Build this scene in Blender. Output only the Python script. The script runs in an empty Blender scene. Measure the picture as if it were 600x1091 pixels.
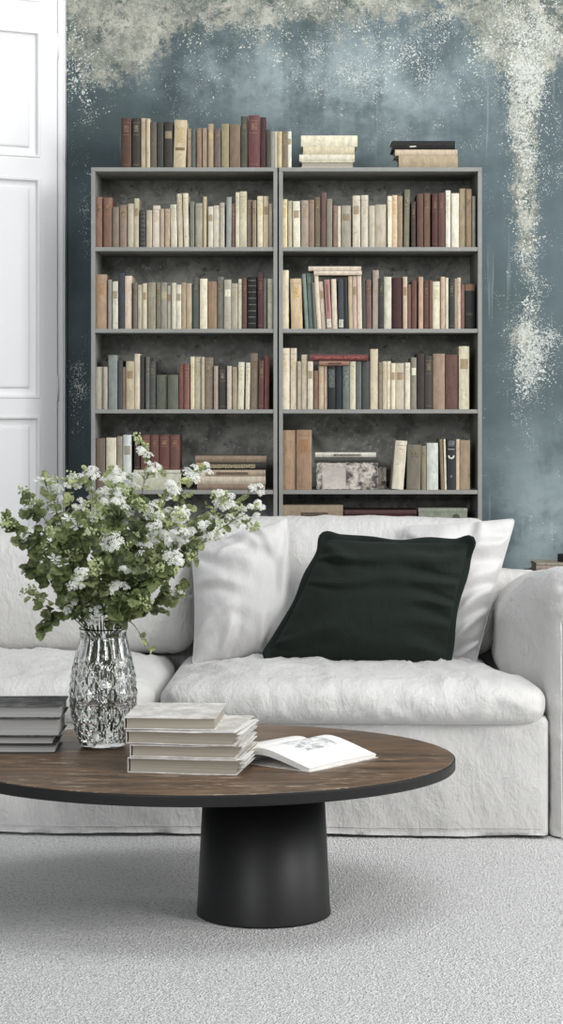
import bpy, bmesh, math, random
from mathutils import Vector, Matrix, noise as mnoise
random.seed(7)
SC = bpy.context.scene
COL = SC.collection
F = 2300.0          # focal length in pixels of the 600x1091 frame
EYE = 1.24          # camera height
HOR = 430.0         # horizon row
YB = 7.30           # front plane of the bookcases
YW = 7.64           # back wall

def PX(px, py, Y):
    """pixel of the photograph -> world point at depth Y"""
    return Vector(((px - 300.0) / F * Y, Y, EYE - (py - HOR) / F * Y))

def lin(c):
    out = []
    for v in c:
        v = v / 255.0
        out.append(v / 12.92 if v <= 0.04045 else ((v + 0.055) / 1.055) ** 2.4)
    return (out[0], out[1], out[2], 1.0)

# ------------------------------------------------------------------ node helpers
class G:
    """small wrapper that builds shader node graphs"""
    def __init__(self, name):
        self.m = bpy.data.materials.new(name)
        self.m.use_nodes = True
        self.t = self.m.node_tree
        self.t.nodes.clear()
        self.out = self.t.nodes.new('ShaderNodeOutputMaterial')
        self.b = self.t.nodes.new('ShaderNodeBsdfPrincipled')
        self.t.links.new(self.b.outputs[0], self.out.inputs[0])
        tc = self.t.nodes.new('ShaderNodeTexCoord')
        self.obj = tc.outputs['Object']
        self.gen = tc.outputs['Generated']
    def link(self, v, sock):
        if isinstance(v, bpy.types.NodeSocket):
            self.t.links.new(v, sock)
        else:
            try:
                sock.default_value = v
            except Exception:
                sock.default_value = (v, v, v)
    def math(self, op, a, b=0.0, c=None, clamp=False):
        n = self.t.nodes.new('ShaderNodeMath'); n.operation = op; n.use_clamp = clamp
        self.link(a, n.inputs[0]); self.link(b, n.inputs[1])
        if c is not None: self.link(c, n.inputs[2])
        return n.outputs[0]
    def add(self, a, b): return self.math('ADD', a, b)
    def sub(self, a, b): return self.math('SUBTRACT', a, b)
    def mul(self, a, b): return self.math('MULTIPLY', a, b)
    def sep(self, v):
        n = self.t.nodes.new('ShaderNodeSeparateXYZ'); self.link(v, n.inputs[0]); return n.outputs
    def scale(self, v, s):
        n = self.t.nodes.new('ShaderNodeMapping'); self.link(v, n.inputs[0]); n.inputs['Scale'].default_value = s
        return n.outputs[0]
    def noise(self, v, scale, detail=3, rough=0.55, dist=0.0, kind=None):
        n = self.t.nodes.new('ShaderNodeTexNoise')
        if kind: n.noise_type = kind
        self.link(v, n.inputs['Vector']); n.inputs['Scale'].default_value = scale
        n.inputs['Detail'].default_value = detail; n.inputs['Roughness'].default_value = rough
        n.inputs['Distortion'].default_value = dist
        return n.outputs[0]
    def voro(self, v, scale, feature='F1', out=0, rnd=1.0):
        n = self.t.nodes.new('ShaderNodeTexVoronoi'); n.feature = feature
        self.link(v, n.inputs['Vector']); n.inputs['Scale'].default_value = scale
        n.inputs['Randomness'].default_value = rnd
        return n.outputs[out]
    def wave(self, v, scale, dist=0.0, direction='X', detail=2, dscale=1.0):
        n = self.t.nodes.new('ShaderNodeTexWave'); n.bands_direction = direction
        self.link(v, n.inputs['Vector']); n.inputs['Scale'].default_value = scale
        n.inputs['Distortion'].default_value = dist; n.inputs['Detail'].default_value = detail
        n.inputs['Detail Scale'].default_value = dscale
        return n.outputs['Fac']
    def step(self, v, a, b):
        n = self.t.nodes.new('ShaderNodeMapRange'); n.interpolation_type = 'SMOOTHSTEP'
        self.link(v, n.inputs[0]); self.link(a, n.inputs[1]); self.link(b, n.inputs[2])
        return n.outputs[0]
    def mix(self, f, a, b, mode='MIX'):
        n = self.t.nodes.new('ShaderNodeMix'); n.data_type = 'RGBA'; n.blend_type = mode
        self.link(f, n.inputs[0]); self.link(a, n.inputs[6]); self.link(b, n.inputs[7])
        return n.outputs[2]
    def bump(self, h, strength=0.3, distance=0.01, normal=None):
        n = self.t.nodes.new('ShaderNodeBump'); self.link(h, n.inputs['Height'])
        n.inputs['Strength'].default_value = strength; n.inputs['Distance'].default_value = distance
        if normal is not None: self.link(normal, n.inputs['Normal'])
        return n.outputs[0]
    def info(self):
        return self.t.nodes.new('ShaderNodeObjectInfo').outputs
    def set(self, **k):
        names = dict(color='Base Color', rough='Roughness', metal='Metallic', normal='Normal', trans='Transmission Weight',
                     ior='IOR', spec='Specular IOR Level', sheen='Sheen Weight', sss='Subsurface Weight', coat='Coat Weight')
        for a, v in k.items(): self.link(v, self.b.inputs[names[a]])
        return self

M = {}
def plain(name, c, rough=0.6, var=0.12, scale=30.0, bump=0.0, metal=0.0, spec=0.5):
    g = G(name); c = lin(c)
    n = g.noise(g.obj, scale, 4)
    dark = tuple(v * (1 - var) for v in c[:3]) + (1,); lite = tuple(min(1, v * (1 + var)) for v in c[:3]) + (1,)
    g.set(color=g.mix(n, dark, lite), rough=rough, metal=metal, spec=spec)
    if bump: g.set(normal=g.bump(n, bump, 0.004))
    M[name] = g.m
    return g.m

# ------------------------------------------------------------------ materials
def m_wall():
    g = G('weathered_teal_plaster'); o = g.obj
    s = g.sep(o); x, z = s[0], s[2]
    K = 0.0033217
    def mx(px): return (px - 300) * K
    def mz(py): return EYE - (py - HOR) * K
    def blob(px, py, rx, ry):
        a = g.mul(g.sub(x, mx(px)), 1 / (rx * K)); b = g.mul(g.sub(z, mz(py)), 1 / (ry * K))
        d = g.add(g.mul(a, a), g.mul(b, b))
        return g.math('POWER', 2.718, g.mul(d, -1.0))
    big = g.noise(o, 1.1, 4, 0.55); mid = g.noise(o, 4.0, 6, 0.62, 0.3); fine = g.noise(o, 22.0, 5, 0.65)
    streak = g.noise(g.scale(o, (9.0, 9.0, 0.9)), 1.0, 5, 0.6)
    # base paint plus painted-in light from the right: dark teal left, lighter blue grey to the right and centre
    warp = g.mix(0.035, o, g.t.nodes.new('ShaderNodeTexNoise').outputs[1], 'ADD')
    wn = [n for n in g.t.nodes if n.bl_idname == 'ShaderNodeTexNoise'][-1]
    g.link(o, wn.inputs['Vector']); wn.inputs['Scale'].default_value = 34.0; wn.inputs['Detail'].default_value = 4
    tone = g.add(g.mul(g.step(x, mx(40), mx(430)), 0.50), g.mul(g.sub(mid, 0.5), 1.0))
    tone = g.add(tone, g.mul(g.sub(streak, 0.5), 0.55))
    tone = g.sub(tone, g.mul(blob(300, 172, 130, 34), 0.35))
    tone = g.add(tone, g.mul(g.step(z, mz(200), mz(30)), 0.16))
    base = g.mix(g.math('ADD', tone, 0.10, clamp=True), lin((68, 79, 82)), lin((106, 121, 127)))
    base = g.mix(g.mul(g.step(g.noise(o, 2.3, 5, 0.6), 0.50, 0.72), 0.6), base, lin((84, 98, 94)))
    base = g.mix(g.mul(g.step(streak, 0.52, 0.68), 0.30), base, lin((64, 80, 84)))
    # pale cloudy bloom
    hz = g.add(g.mul(blob(415, 85, 120, 75), 1.0), g.mul(blob(215, 70, 70, 40), 0.7))
    hz = g.add(hz, g.add(g.mul(blob(590, 560, 70, 90), 0.8), g.mul(blob(300, 90, 60, 40), 0.5)))
    cl = g.add(g.mul(mid, 0.5), g.add(g.mul(streak, 0.30), g.mul(fine, 0.22)))
    hz = g.mul(hz, g.step(cl, 0.40, 0.64))
    col = g.mix(g.math('MULTIPLY', hz, 0.85, clamp=True), base, lin((164, 178, 180)))
    # bare plaster in mottled beige patches
    pm = g.add(g.mul(blob(105, 20, 80, 95), 0.26), g.mul(blob(330, -10, 340, 62), 0.25))
    pm = g.add(pm, g.mul(blob(566, 0, 50, 120), 0.32))
    pm = g.add(pm, g.mul(blob(560, 200, 20, 150), 0.21))
    pm = g.add(pm, g.mul(blob(570, 385, 34, 46), 0.15))
    xf = g.noise(o, 60.0, 5, 0.7)
    rough_n = g.add(g.mul(mid, 0.50), g.add(g.mul(fine, 0.30), g.mul(xf, 0.20)))
    spk = g.noise(o, 110.0, 4, 0.75)
    rough_n = g.add(g.mul(rough_n, 0.82), g.mul(spk, 0.18))
    pf = g.step(g.add(rough_n, pm), 0.645, 0.715)
    plaster = g.mix(g.step(g.noise(o, 8.0, 6, 0.75), 0.34, 0.66), lin((116, 120, 110)), lin((196, 194, 180)))
    plaster = g.mix(g.mul(g.step(g.add(g.mul(xf, 0.6), g.mul(spk, 0.4)), 0.48, 0.56), 0.6), plaster, lin((112, 119, 111)))
    plaster = g.mix(g.mul(g.step(spk, 0.56, 0.64), 0.5), plaster, lin((214, 213, 202)))
    col = g.mix(g.mul(pf, 0.88), col, plaster)
    # darker mould inside the plaster
    mo = g.mul(g.step(g.add(g.mul(g.noise(o, 5.5, 6, 0.7, 0.5), 0.75), g.mul(xf, 0.25)), 0.51, 0.58), g.step(pm, 0.06, 0.24))
    col = g.mix(g.mul(mo, 0.85), col, lin((78, 91, 88)))
    # white flecks and flakes
    fm = g.add(g.mul(blob(562, 235, 19, 190), 0.44), g.mul(blob(572, 385, 34, 48), 0.50))
    fm = g.add(fm, g.mul(blob(330, 55, 330, 75), 0.34))
    fm = g.add(fm, g.add(g.mul(blob(566, 60, 40, 120), 0.30), g.mul(blob(430, 60, 90, 90), 0.16)))
    fm = g.add(fm, g.add(g.mul(blob(84, 70, 22, 60), 0.42), g.mul(blob(84, 420, 16, 46), 0.40)))
    fm = g.add(fm, g.mul(blob(92, 230, 10, 90), 0.30))
    fm = g.add(fm, g.mul(g.step(x, mx(500), mx(560)), 0.10))
    cell = g.voro(warp, 98.0)
    sizes = g.noise(o, 15.0, 4, 0.65)
    th = g.mul(g.add(fm, g.mul(g.sub(sizes, 0.60), 1.6)), 0.62)
    fl = g.step(cell, g.add(th, 0.06), th)
    cell2 = g.voro(warp, 185.0)
    th2 = g.add(g.mul(fm, 0.75), g.mul(g.sub(g.noise(o, 9.0, 4, 0.65), 0.58), 1.4))
    fl2 = g.step(cell2, g.add(th2, 0.10), th2)
    fk = g.math('MAXIMUM', fl, g.mul(fl2, 0.75))
    col = g.mix(g.mul(fk, 0.92), col, lin((208, 212, 206)))
    # fine vertical scratches
    sc = g.step(g.noise(g.scale(o, (60.0, 60.0, 2.2)), 1.0, 3, 0.6), 0.64, 0.74)
    col = g.mix(g.mul(sc, 0.25), col, lin((170, 182, 182)))
    h = g.add(g.mul(fine, 0.5), g.add(g.mul(pf, -0.5), g.mul(fk, 0.4)))
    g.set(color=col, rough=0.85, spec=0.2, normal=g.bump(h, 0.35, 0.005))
    M['wall'] = g.m

def m_cloth(name, c, warm=0.0, crumple=1.0, weave=700.0, sheen=0.15, dark=None):
    g = G(name); o = g.obj; c = lin(c)
    cr = g.noise(g.scale(o, (1.5, 1.0, 0.8)), 5.0, 4, 0.6, 1.6)
    cr2 = g.noise(g.scale(o, (1.4, 1.0, 0.9)), 15.0, 4, 0.6, 1.4)
    cr3 = g.noise(g.scale(o, (1.8, 1.0, 0.8)), 40.0, 3, 0.6, 1.0)
    wx = g.wave(o, weave / 6.283, 1.2, 'X', 1); wz = g.wave(o, weave / 6.283, 1.2, 'Z', 1)
    th = g.noise(g.scale(o, (1.0, 1.0, 9.0)), 60.0, 3)
    n1 = g.bump(g.add(g.mul(cr, 0.8), g.add(g.mul(cr2, 0.7), g.mul(cr3, 0.30))), 0.34 * crumple, 0.030)
    n2 = g.bump(g.add(wx, wz), 0.16, 0.0012, n1)
    d = dark and lin(dark) or tuple(v * 0.90 for v in c[:3]) + (1,)
    g.set(color=g.mix(g.add(g.mul(th, 0.6), g.mul(cr2, 0.4)), d, c), rough=0.92, spec=0.15, sheen=sheen, normal=n2)
    M[name] = g.m

def m_book():
    g = G('book_cloth'); o = g.obj; inf = g.info()
    n = g.noise(g.scale(o, (2.0, 2.0, 0.6)), 38.0, 5, 0.65)
    sp = g.noise(o, 260.0, 3, 0.7)
    sx = g.noise(g.scale(o, (3.0, 3.0, 0.35)), 90.0, 3, 0.6)
    oi = g.t.nodes.new('ShaderNodeVectorMath'); oi.operation = 'ADD'
    cb = g.t.nodes.new('ShaderNodeCombineXYZ')
    for k in range(3): g.link(g.mul(inf['Random'], 37.0 + 11 * k), cb.inputs[k])
    g.link(o, oi.inputs[0]); g.link(cb.outputs[0], oi.inputs[1])
    n = g.noise(g.scale(oi.outputs[0], (2.0, 2.0, 0.6)), 38.0, 5, 0.65)
    base = inf['Color']
    v = g.add(0.22, g.mul(g.add(g.mul(n, 0.62), g.mul(sx, 0.38)), 1.48))
    hs = g.t.nodes.new('ShaderNodeHueSaturation'); g.link(v, hs.inputs['Value']); g.link(base, hs.inputs['Color']); hs.inputs['Saturation'].default_value = 0.74
    col = g.mix(g.mul(g.step(sp, 0.60, 0.72), 0.35), hs.outputs[0], g.mix(0.5, base, lin((210, 195, 165))))
    col = g.mix(g.mul(g.step(g.noise(oi.outputs[0], 70.0, 4, 0.7), 0.58, 0.70), 0.28), col, lin((48, 40, 33)))
    g.set(color=col, rough=0.62, spec=0.35, normal=g.bump(g.add(sp, n), 0.25, 0.002))
    M['book'] = g.m
    g = G('book_pages'); o = g.obj; inf = g.info()
    w = g.noise(g.scale(o, (900.0, 2.0, 2.0)), 1.0, 2); w2 = g.noise(o, 25.0, 3)
    c = g.mix(w, lin((150, 140, 118)), lin((222, 212, 190)))
    g.set(color=g.mix(g.mul(w2, 0.35), c, lin((140, 122, 96))), rough=0.9, spec=0.1)
    M['pages'] = g.m
    g = G('paper_edges_flat'); o = g.obj
    w = g.noise(g.scale(o, (2.0, 2.0, 1100.0)), 1.0, 2, 0.7); w2 = g.noise(o, 20.0, 3)
    c = g.mix(w, lin((122, 115, 104)), lin((200, 193, 180)))
    g.set(color=g.mix(g.mul(w2, 0.25), c, lin((150, 138, 118))), rough=0.9, spec=0.1, normal=g.bump(w, 0.4, 0.001))
    M['pages_flat'] = g.m
    g = G('grey_paper_edges'); o = g.obj
    w = g.noise(g.scale(o, (2.0, 2.0, 900.0)), 1.0, 2, 0.7)
    g.set(color=g.mix(w, lin((126, 126, 125)), lin((196, 196, 194))), rough=0.9, spec=0.1); M['pages_grey'] = g.m
    g = G('spine_marks'); o = g.obj; inf = g.info()
    a = g.step(g.noise(g.scale(o, (420.0, 420.0, 150.0)), 1.0, 2, 0.5), 0.50, 0.58)
    g.set(color=g.mix(g.mul(a, 0.4), inf['Color'], lin((70, 60, 50))), rough=0.6)
    M['spine_marks'] = g.m
    g = G('foil_lettering'); o = g.obj; inf = g.info()
    a = g.step(g.noise(g.scale(o, (420.0, 420.0, 210.0)), 1.0, 2, 0.5), 0.46, 0.56)
    dk = g.mix(0.82, inf['Color'], (0.012, 0.012, 0.012, 1))
    g.set(color=g.mix(a, dk, inf['Color']), rough=0.5)
    M['foil'] = g.m

def m_misc():
    # bookcase paint and mottled backing
    g = G('grey_case_paint'); o = g.obj
    n = g.noise(o, 14.0, 5, 0.6); n2 = g.noise(g.scale(o, (1, 1, 0.25)), 60.0, 4, 0.7)
    c = g.mix(n, lin((127, 128, 125)), lin((157, 157, 153)))
    c = g.mix(g.mul(g.step(n2, 0.62, 0.70), 0.4), c, lin((182, 184, 178)))
    g.set(color=c, rough=0.7, spec=0.3, normal=g.bump(n2, 0.25, 0.002)); M['case'] = g.m
    g = G('mottled_backing'); o = g.obj
    n = g.noise(o, 11.0, 6, 0.68, 0.6); n2 = g.noise(o, 48.0, 5, 0.72)
    c = g.mix(g.step(n, 0.3, 0.72), lin((124, 126, 121)), lin((190, 191, 184)))
    c = g.mix(g.mul(g.step(n2, 0.55, 0.66), 0.55), c, lin((216, 217, 210)))
    c = g.mix(g.mul(g.step(g.noise(o, 30.0, 4, 0.7), 0.58, 0.68), 0.6), c, lin((66, 69, 69)))
    g.set(color=c, rough=0.9, spec=0.15, normal=g.bump(n2, 0.4, 0.004)); M['backing'] = g.m
    # white door paint
    plain('white_paint', (234, 234, 235), 0.5, 0.02, 6.0, 0.05)
    # woven rug
    g = G('woven_wool_carpet'); o = g.obj
    s = g.sep(o)
    wob = g.noise(o, 40.0, 2)
    wv = g.t.nodes.new('ShaderNodeMapping'); g.link(o, wv.inputs[0]); wv.inputs['Rotation'].default_value = (0, 0, 0.62)
    w = g.wave(wv.outputs[0], 30.0, 3.2, 'Y', 3, 3.0)
    v = g.voro(g.scale(o, (1.0, 0.75, 1.0)), 210.0)
    f = g.noise(o, 330.0, 3, 0.7); m = g.noise(o, 3.0, 4, 0.6)
    loop = g.noise(g.scale(o, (1.0, 0.55, 1.0)), 120.0, 4, 0.65)
    hgt = g.add(g.mul(v, 0.8), g.add(g.mul(w, 0.5), g.mul(loop, 0.9)))
    c = g.mix(g.step(g.add(g.mul(loop, 0.7), g.mul(f, 0.5)), 0.34, 0.80), lin((214, 213, 212)), lin((252, 252, 252)))
    c = g.mix(g.mul(g.step(w, 0.0, 0.28), -1.0), c, lin((176, 176, 175)))
    c = g.mix(g.mul(g.step(g.noise(g.scale(o, (1, 0.6, 1)), 95.0, 4, 0.75), 0.55, 0.64), 0.55), c, lin((140, 140, 139)))
    c = g.mix(g.mul(g.step(g.noise(g.scale(o, (1, 0.5, 1)), 210.0, 3, 0.7), 0.58, 0.66), 0.6), c, lin((120, 120, 119)))
    c = g.mix(g.mul(m, 0.12), c, lin((222, 221, 219)))
    g.set(color=c, rough=0.95, spec=0.1, sheen=0.1, normal=g.bump(hgt, 0.9, 0.010)); M['carpet'] = g.m
    # table
    g = G('dark_weathered_oak'); o = g.obj
    st = g.scale(o, (1.6, 11.0, 11.0))
    gr = g.noise(st, 2.4, 6, 0.65, 0.7); gr2 = g.noise(g.scale(o, (3.0, 60.0, 60.0)), 2.0, 4, 0.6)
    c = g.mix(g.step(g.add(g.mul(gr, 0.65), g.mul(gr2, 0.4)), 0.35, 0.72), lin((56, 43, 33)), lin((130, 103, 78)))
    c = g.mix(g.mul(g.step(g.noise(o, 3.0, 3), 0.45, 0.75), 0.35), c, lin((132, 104, 78)))
    nick = g.mul(g.step(g.noise(g.scale(o, (5.0, 34.0, 34.0)), 3.2, 4, 0.6, 0.4), 0.59, 0.63), g.step(g.noise(o, 5.0, 3), 0.40, 0.56))
    c = g.mix(g.mul(nick, 0.75), c, lin((190, 176, 156)))
    r = g.add(0.30, g.mul(gr2, 0.22))
    g.set(color=c, rough=r, spec=0.5, normal=g.bump(g.sub(gr2, nick), 0.18, 0.002)); M['oak'] = g.m
    g = G('matt_black_lacquer'); o = g.obj
    n = g.noise(o, 5.0, 4)
    g.set(color=g.mix(n, lin((24, 24, 25)), lin((31, 31, 32))), rough=g.add(0.42, g.mul(n, 0.12)), spec=0.35); M['black'] = g.m
    # glass, water
    g = G('cut_crystal'); g.set(color=(0.97, 0.985, 0.98, 1), rough=0.0, trans=1.0, ior=1.48); M['glass'] = g.m
    g = G('clear_water'); g.set(color=(0.97, 0.98, 0.97, 1), rough=0.0, trans=1.0, ior=1.33); M['water'] = g.m
    # plant
    def leafmat(name, a, b):
        g = G(name); o = g.obj; inf = g.info()
        n = g.add(g.mul(g.noise(o, 18.0, 2, 0.5), 0.5), g.mul(g.noise(o, 62.0, 1, 0.5), 0.5)); n2 = g.noise(o, 150.0, 2)
        t = g.math('ADD', g.mul(g.step(n, 0.38, 0.62), 0.85), g.mul(g.sub(inf['Random'], 0.3), 0.4), clamp=True)
        c = g.mix(t, lin(a), lin(b)); c = g.mix(g.mul(n2, 0.25), c, lin((150, 160, 110)))
        g.set(color=c, rough=0.55, spec=0.35)
        tr = g.t.nodes.new('ShaderNodeBsdfTranslucent'); g.link(c, tr.inputs['Color'])
        mx = g.t.nodes.new('ShaderNodeMixShader'); mx.inputs[0].default_value = 0.30
        g.t.links.new(g.b.outputs[0], mx.inputs[1]); g.t.links.new(tr.outputs[0], mx.inputs[2])
        g.t.links.new(mx.outputs[0], g.out.inputs[0]); M[name] = g.m
    leafmat('leaf_dark', (52, 64, 44), (140, 152, 100))
    leafmat('leaf_light', (104, 118, 74), (200, 206, 156))
    plain('stem_green', (82, 92, 58), 0.6, 0.25, 60.0)
    g = G('white_petal'); o = g.obj
    n = g.noise(o, 90.0, 2)
    g.set(color=g.mix(n, lin((226, 228, 218)), lin((250, 250, 247))), rough=0.7, spec=0.2)
    tr = g.t.nodes.new('ShaderNodeBsdfTranslucent'); tr.inputs[0].default_value = (0.9, 0.91, 0.88, 1)
    mx = g.t.nodes.new('ShaderNodeMixShader'); mx.inputs[0].default_value = 0.3
    g.t.links.new(g.b.outputs[0], mx.inputs[1]); g.t.links.new(tr.outputs[0], mx.inputs[2]); g.t.links.new(mx.outputs[0], g.out.inputs[0])
    M['petal'] = g.m
    plain('bud_green', (176, 186, 138), 0.7, 0.2, 120.0)
    plain('dark_metal', (26, 26, 28), 0.45, 0.1)
    plain('side_wood', (70, 55, 44), 0.5, 0.2, 12.0)
    # printed page
    g = G('printed_page'); o = g.obj; s = g.sep(o)
    lines = g.step(g.wave(o, 52.0, 0.0, 'Y'), 0.45, 0.6)
    words_ = g.step(g.noise(g.scale(o, (180.0, 45.0, 1.0)), 1.0, 2, 0.6), 0.47, 0.55)
    blot = g.step(g.noise(o, 42.0, 4, 0.65), 0.50, 0.58)
    area = g.mul(g.mul(g.step(s[0], 0.014, 0.018), g.sub(1.0, g.step(s[0], 0.116, 0.122))), g.mul(g.step(s[1], -0.055, -0.050), g.sub(1.0, g.step(s[1], 0.088, 0.094))))
    fig = g.mul(blot, g.step(g.noise(o, 12.0, 2), 0.42, 0.55))
    ink = g.mul(area, g.math('MAXIMUM', g.mul(g.mul(lines, words_), 0.55), g.mul(fig, 0.6)))
    g.set(color=g.mix(ink, lin((240, 240, 238)), lin((84, 88, 100))), rough=0.8, spec=0.2); M['print'] = g.m
    # worn cover papers
    g = G('worn_white_cover'); o = g.obj
    n = g.noise(o, 20.0, 5, 0.7, 0.5); n2 = g.noise(g.scale(o, (1, 5, 1)), 40.0, 4, 0.7)
    c = g.mix(g.step(n, 0.35, 0.7), lin((196, 192, 186)), lin((238, 236, 232)))
    c = g.mix(g.mul(g.step(n2, 0.60, 0.70), 0.55), c, lin((128, 122, 114)))
    g.set(color=c, rough=0.6, spec=0.3, normal=g.bump(n2, 0.3, 0.002)); M['worn_white'] = g.m
    g = G('worn_grey_cover'); o = g.obj
    n = g.noise(o, 26.0, 5, 0.7, 0.5); n2 = g.noise(g.scale(o, (1, 4, 1)), 60.0, 4, 0.7)
    c = g.mix(g.step(n, 0.35, 0.7), lin((70, 71, 70)), lin((120, 121, 119)))
    c = g.mix(g.mul(g.step(n2, 0.58, 0.70), 0.5), c, lin((170, 170, 166)))
    g.set(color=c, rough=0.7, spec=0.3, normal=g.bump(n2, 0.4, 0.002)); M['worn_grey'] = g.m
    # old sepia photograph print
    g = G('sepia_print'); o = g.obj
    n = g.noise(o, 26.0, 5, 0.62, 0.4); n2 = g.noise(o, 75.0, 4, 0.7); s = g.sep(o)
    c = g.mix(g.step(n, 0.40, 0.60), lin((62, 56, 54)), lin((205, 196, 186)))
    c = g.mix(g.mul(g.step(n2, 0.5, 0.6), 0.5), c, lin((52, 44, 44)))
    sky = g.mul(g.step(s[0], 0.018, 0.024), g.sub(1.0, g.step(s[0], 0.098, 0.104)))
    sky = g.mul(sky, g.sub(1.0, g.mul(g.step(s[2], 0.062, 0.066), g.step(n, 0.45, 0.55))))
    c = g.mix(g.mul(sky, 0.82), c, g.mix(n2, lin((206, 198, 190)), lin((184, 176, 170))))
    g.set(color=c, rough=0.55); M['sepia'] = g.m
    g = G('speckled_marble_paper'); o = g.obj
    n = g.noise(o, 70.0, 5, 0.7)
    g.set(color=g.mix(g.step(n, 0.46, 0.58), lin((44, 46, 46)), lin((196, 194, 188))), rough=0.6); M['marble'] = g.m

m_wall(); m_book(); m_misc()
m_cloth('white_linen', (216, 215, 213), crumple=1.0)
m_cloth('pillow_linen', (217, 216, 215), crumple=0.55)
m_cloth('green_linen', (36, 43, 38), crumple=0.6, dark=(27, 32, 29), sheen=0.05)
m_cloth('green_trim', (34, 42, 39), crumple=0.5, dark=(25, 32, 30), sheen=0.05)

# ------------------------------------------------------------------ object helpers
def link(o, parent=None):
    COL.objects.link(o)
    if parent is not None: o.parent = parent
    return o
def mesh_obj(name, bm, mat, parent=None, smooth=False):
    me = bpy.data.meshes.new(name)
    bmesh.ops.recalc_face_normals(bm, faces=bm.faces[:])
    bm.to_mesh(me); bm.free()
    if isinstance(mat, (list, tuple)):
        for m in mat: me.materials.append(m)
    elif mat is not None: me.materials.append(mat)
    if smooth:
        for p in me.polygons: p.use_smooth = True
    return link(bpy.data.objects.new(name, me), parent)
def tag(o, label, cat, group=None):
    o['label'] = label; o['category'] = cat
    if group: o['group'] = group
    return o
def thing(name, label, cat, loc=(0, 0, 0), rotz=0.0, group=None):
    o = bpy.data.objects.new(name, None); o.empty_display_size = 0.05
    o.location = loc; o.rotation_euler = (0, 0, rotz); link(o)
    return tag(o, label, cat, group)
def struct(o):
    o['kind'] = 'structure'; return o
def box(bm, x0, x1, y0, y1, z0, z1, bev=0.0, seg=2, mi=0):
    r = bmesh.ops.create_cube(bm, size=1.0)
    vs = r['verts']
    for v in vs:
        v.co = Vector((x0 + (v.co.x + .5) * (x1 - x0), y0 + (v.co.y + .5) * (y1 - y0), z0 + (v.co.z + .5) * (z1 - z0)))
    fs = set(f for v in vs for f in v.link_faces)
    for f in fs: f.material_index = mi
    if bev > 0:
        es = list(set(e for v in vs for e in v.link_edges))
        bmesh.ops.bevel(bm, geom=es, offset=bev, segments=seg, affect='EDGES', profile=0.6)
    return vs
def bxm(*a, **k):
    bm = bmesh.new(); box(bm, *a, **k); return bm
def prism(bm, poly, z0, z1, mi=0):
    lo = [bm.verts.new((x, y, z0)) for x, y in poly]; hi = [bm.verts.new((x, y, z1)) for x, y in poly]
    n = len(poly)
    fs = [bm.faces.new(lo[::-1]), bm.faces.new(hi)]
    for i in range(n): fs.append(bm.faces.new((lo[i], lo[(i + 1) % n], hi[(i + 1) % n], hi[i])))
    for f in fs: f.material_index = mi
    return fs
def lathe(bm, prof, n=48, close=False, fn=None):
    rings = []
    for (r, z) in prof:
        ring = []
        for i in range(n):
            a = 2 * math.pi * i / n
            p = Vector((r * math.cos(a), r * math.sin(a), z))
            if fn: p = fn(p, a)
            ring.append(bm.verts.new(p))
        rings.append(ring)
    for j in range(len(rings) - 1):
        for i in range(n):
            bm.faces.new((rings[j][i], rings[j][(i + 1) % n], rings[j + 1][(i + 1) % n], rings[j + 1][i]))
    if close:
        bm.faces.new(rings[0][::-1]); bm.faces.new(rings[-1])
    return rings
def tube(bm, pts, r0, r1, n=6):
    rings = []
    up = Vector((0.3, 0.2, 1)).normalized()
    for i, p in enumerate(pts):
        d = (pts[min(i + 1, len(pts) - 1)] - pts[max(i - 1, 0)]).normalized()
        a = d.cross(up)
        if a.length < 1e-4: a = d.cross(Vector((1, 0, 0)))
        a.normalize(); b = d.cross(a)
        r = r0 + (r1 - r0) * i / max(1, len(pts) - 1)
        rings.append([bm.verts.new(p + a * (r * math.cos(2 * math.pi * k / n)) + b * (r * math.sin(2 * math.pi * k / n))) for k in range(n)])
    for j in range(len(rings) - 1):
        for k in range(n):
            bm.faces.new((rings[j][k], rings[j][(k + 1) % n], rings[j + 1][(k + 1) % n], rings[j + 1][k]))
    bm.faces.new(rings[0][::-1]); bm.faces.new(rings[-1])
def smooth(a, b, x):
    t = max(0.0, min(1.0, (x - a) / (b - a))); return t * t * (3 - 2 * t)
def nz(p, s, seed=0.0):
    return mnoise.noise(Vector((p[0] * s + seed, p[1] * s + seed * 1.7, p[2] * s - seed)))
def ridge(p, s, seed=0.0):
    return 1.0 - abs(mnoise.noise(Vector((p[0] * s + seed, p[1] * s - seed, p[2] * s + seed * .3)))) * 2
# ------------------------------------------------------------------ setting
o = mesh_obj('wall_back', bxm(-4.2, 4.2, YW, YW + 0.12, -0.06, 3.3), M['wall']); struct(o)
o = mesh_obj('floor', bxm(-4.2, 4.2, 1.5, YW, -0.06, 0.0), M['carpet']); struct(o)
o = mesh_obj('baseboard_back', bxm(PX(71, 0, YW).x + .004, 4.2, YW - 0.016, YW, 0.0, 0.10, bev=0.004), M['white_paint']); struct(o)

def profile_frame(bm, u0, u1, v0, v1, prof, place):
    """moulding run round a rectangle; prof = [(inset, height)]"""
    loops = []
    for ins, hgt in prof:
        cs = [(u0 + ins, v0 + ins), (u1 - ins, v0 + ins), (u1 - ins, v1 - ins), (u0 + ins, v1 - ins)]
        loops.append([bm.verts.new(place(u, v, hgt)) for u, v in cs])
    for a, b in zip(loops, loops[1:]):
        for i in range(4):
            bm.faces.new((a[i], a[(i + 1) % 4], b[(i + 1) % 4], b[i]))
    bm.faces.new(loops[-1])

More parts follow.
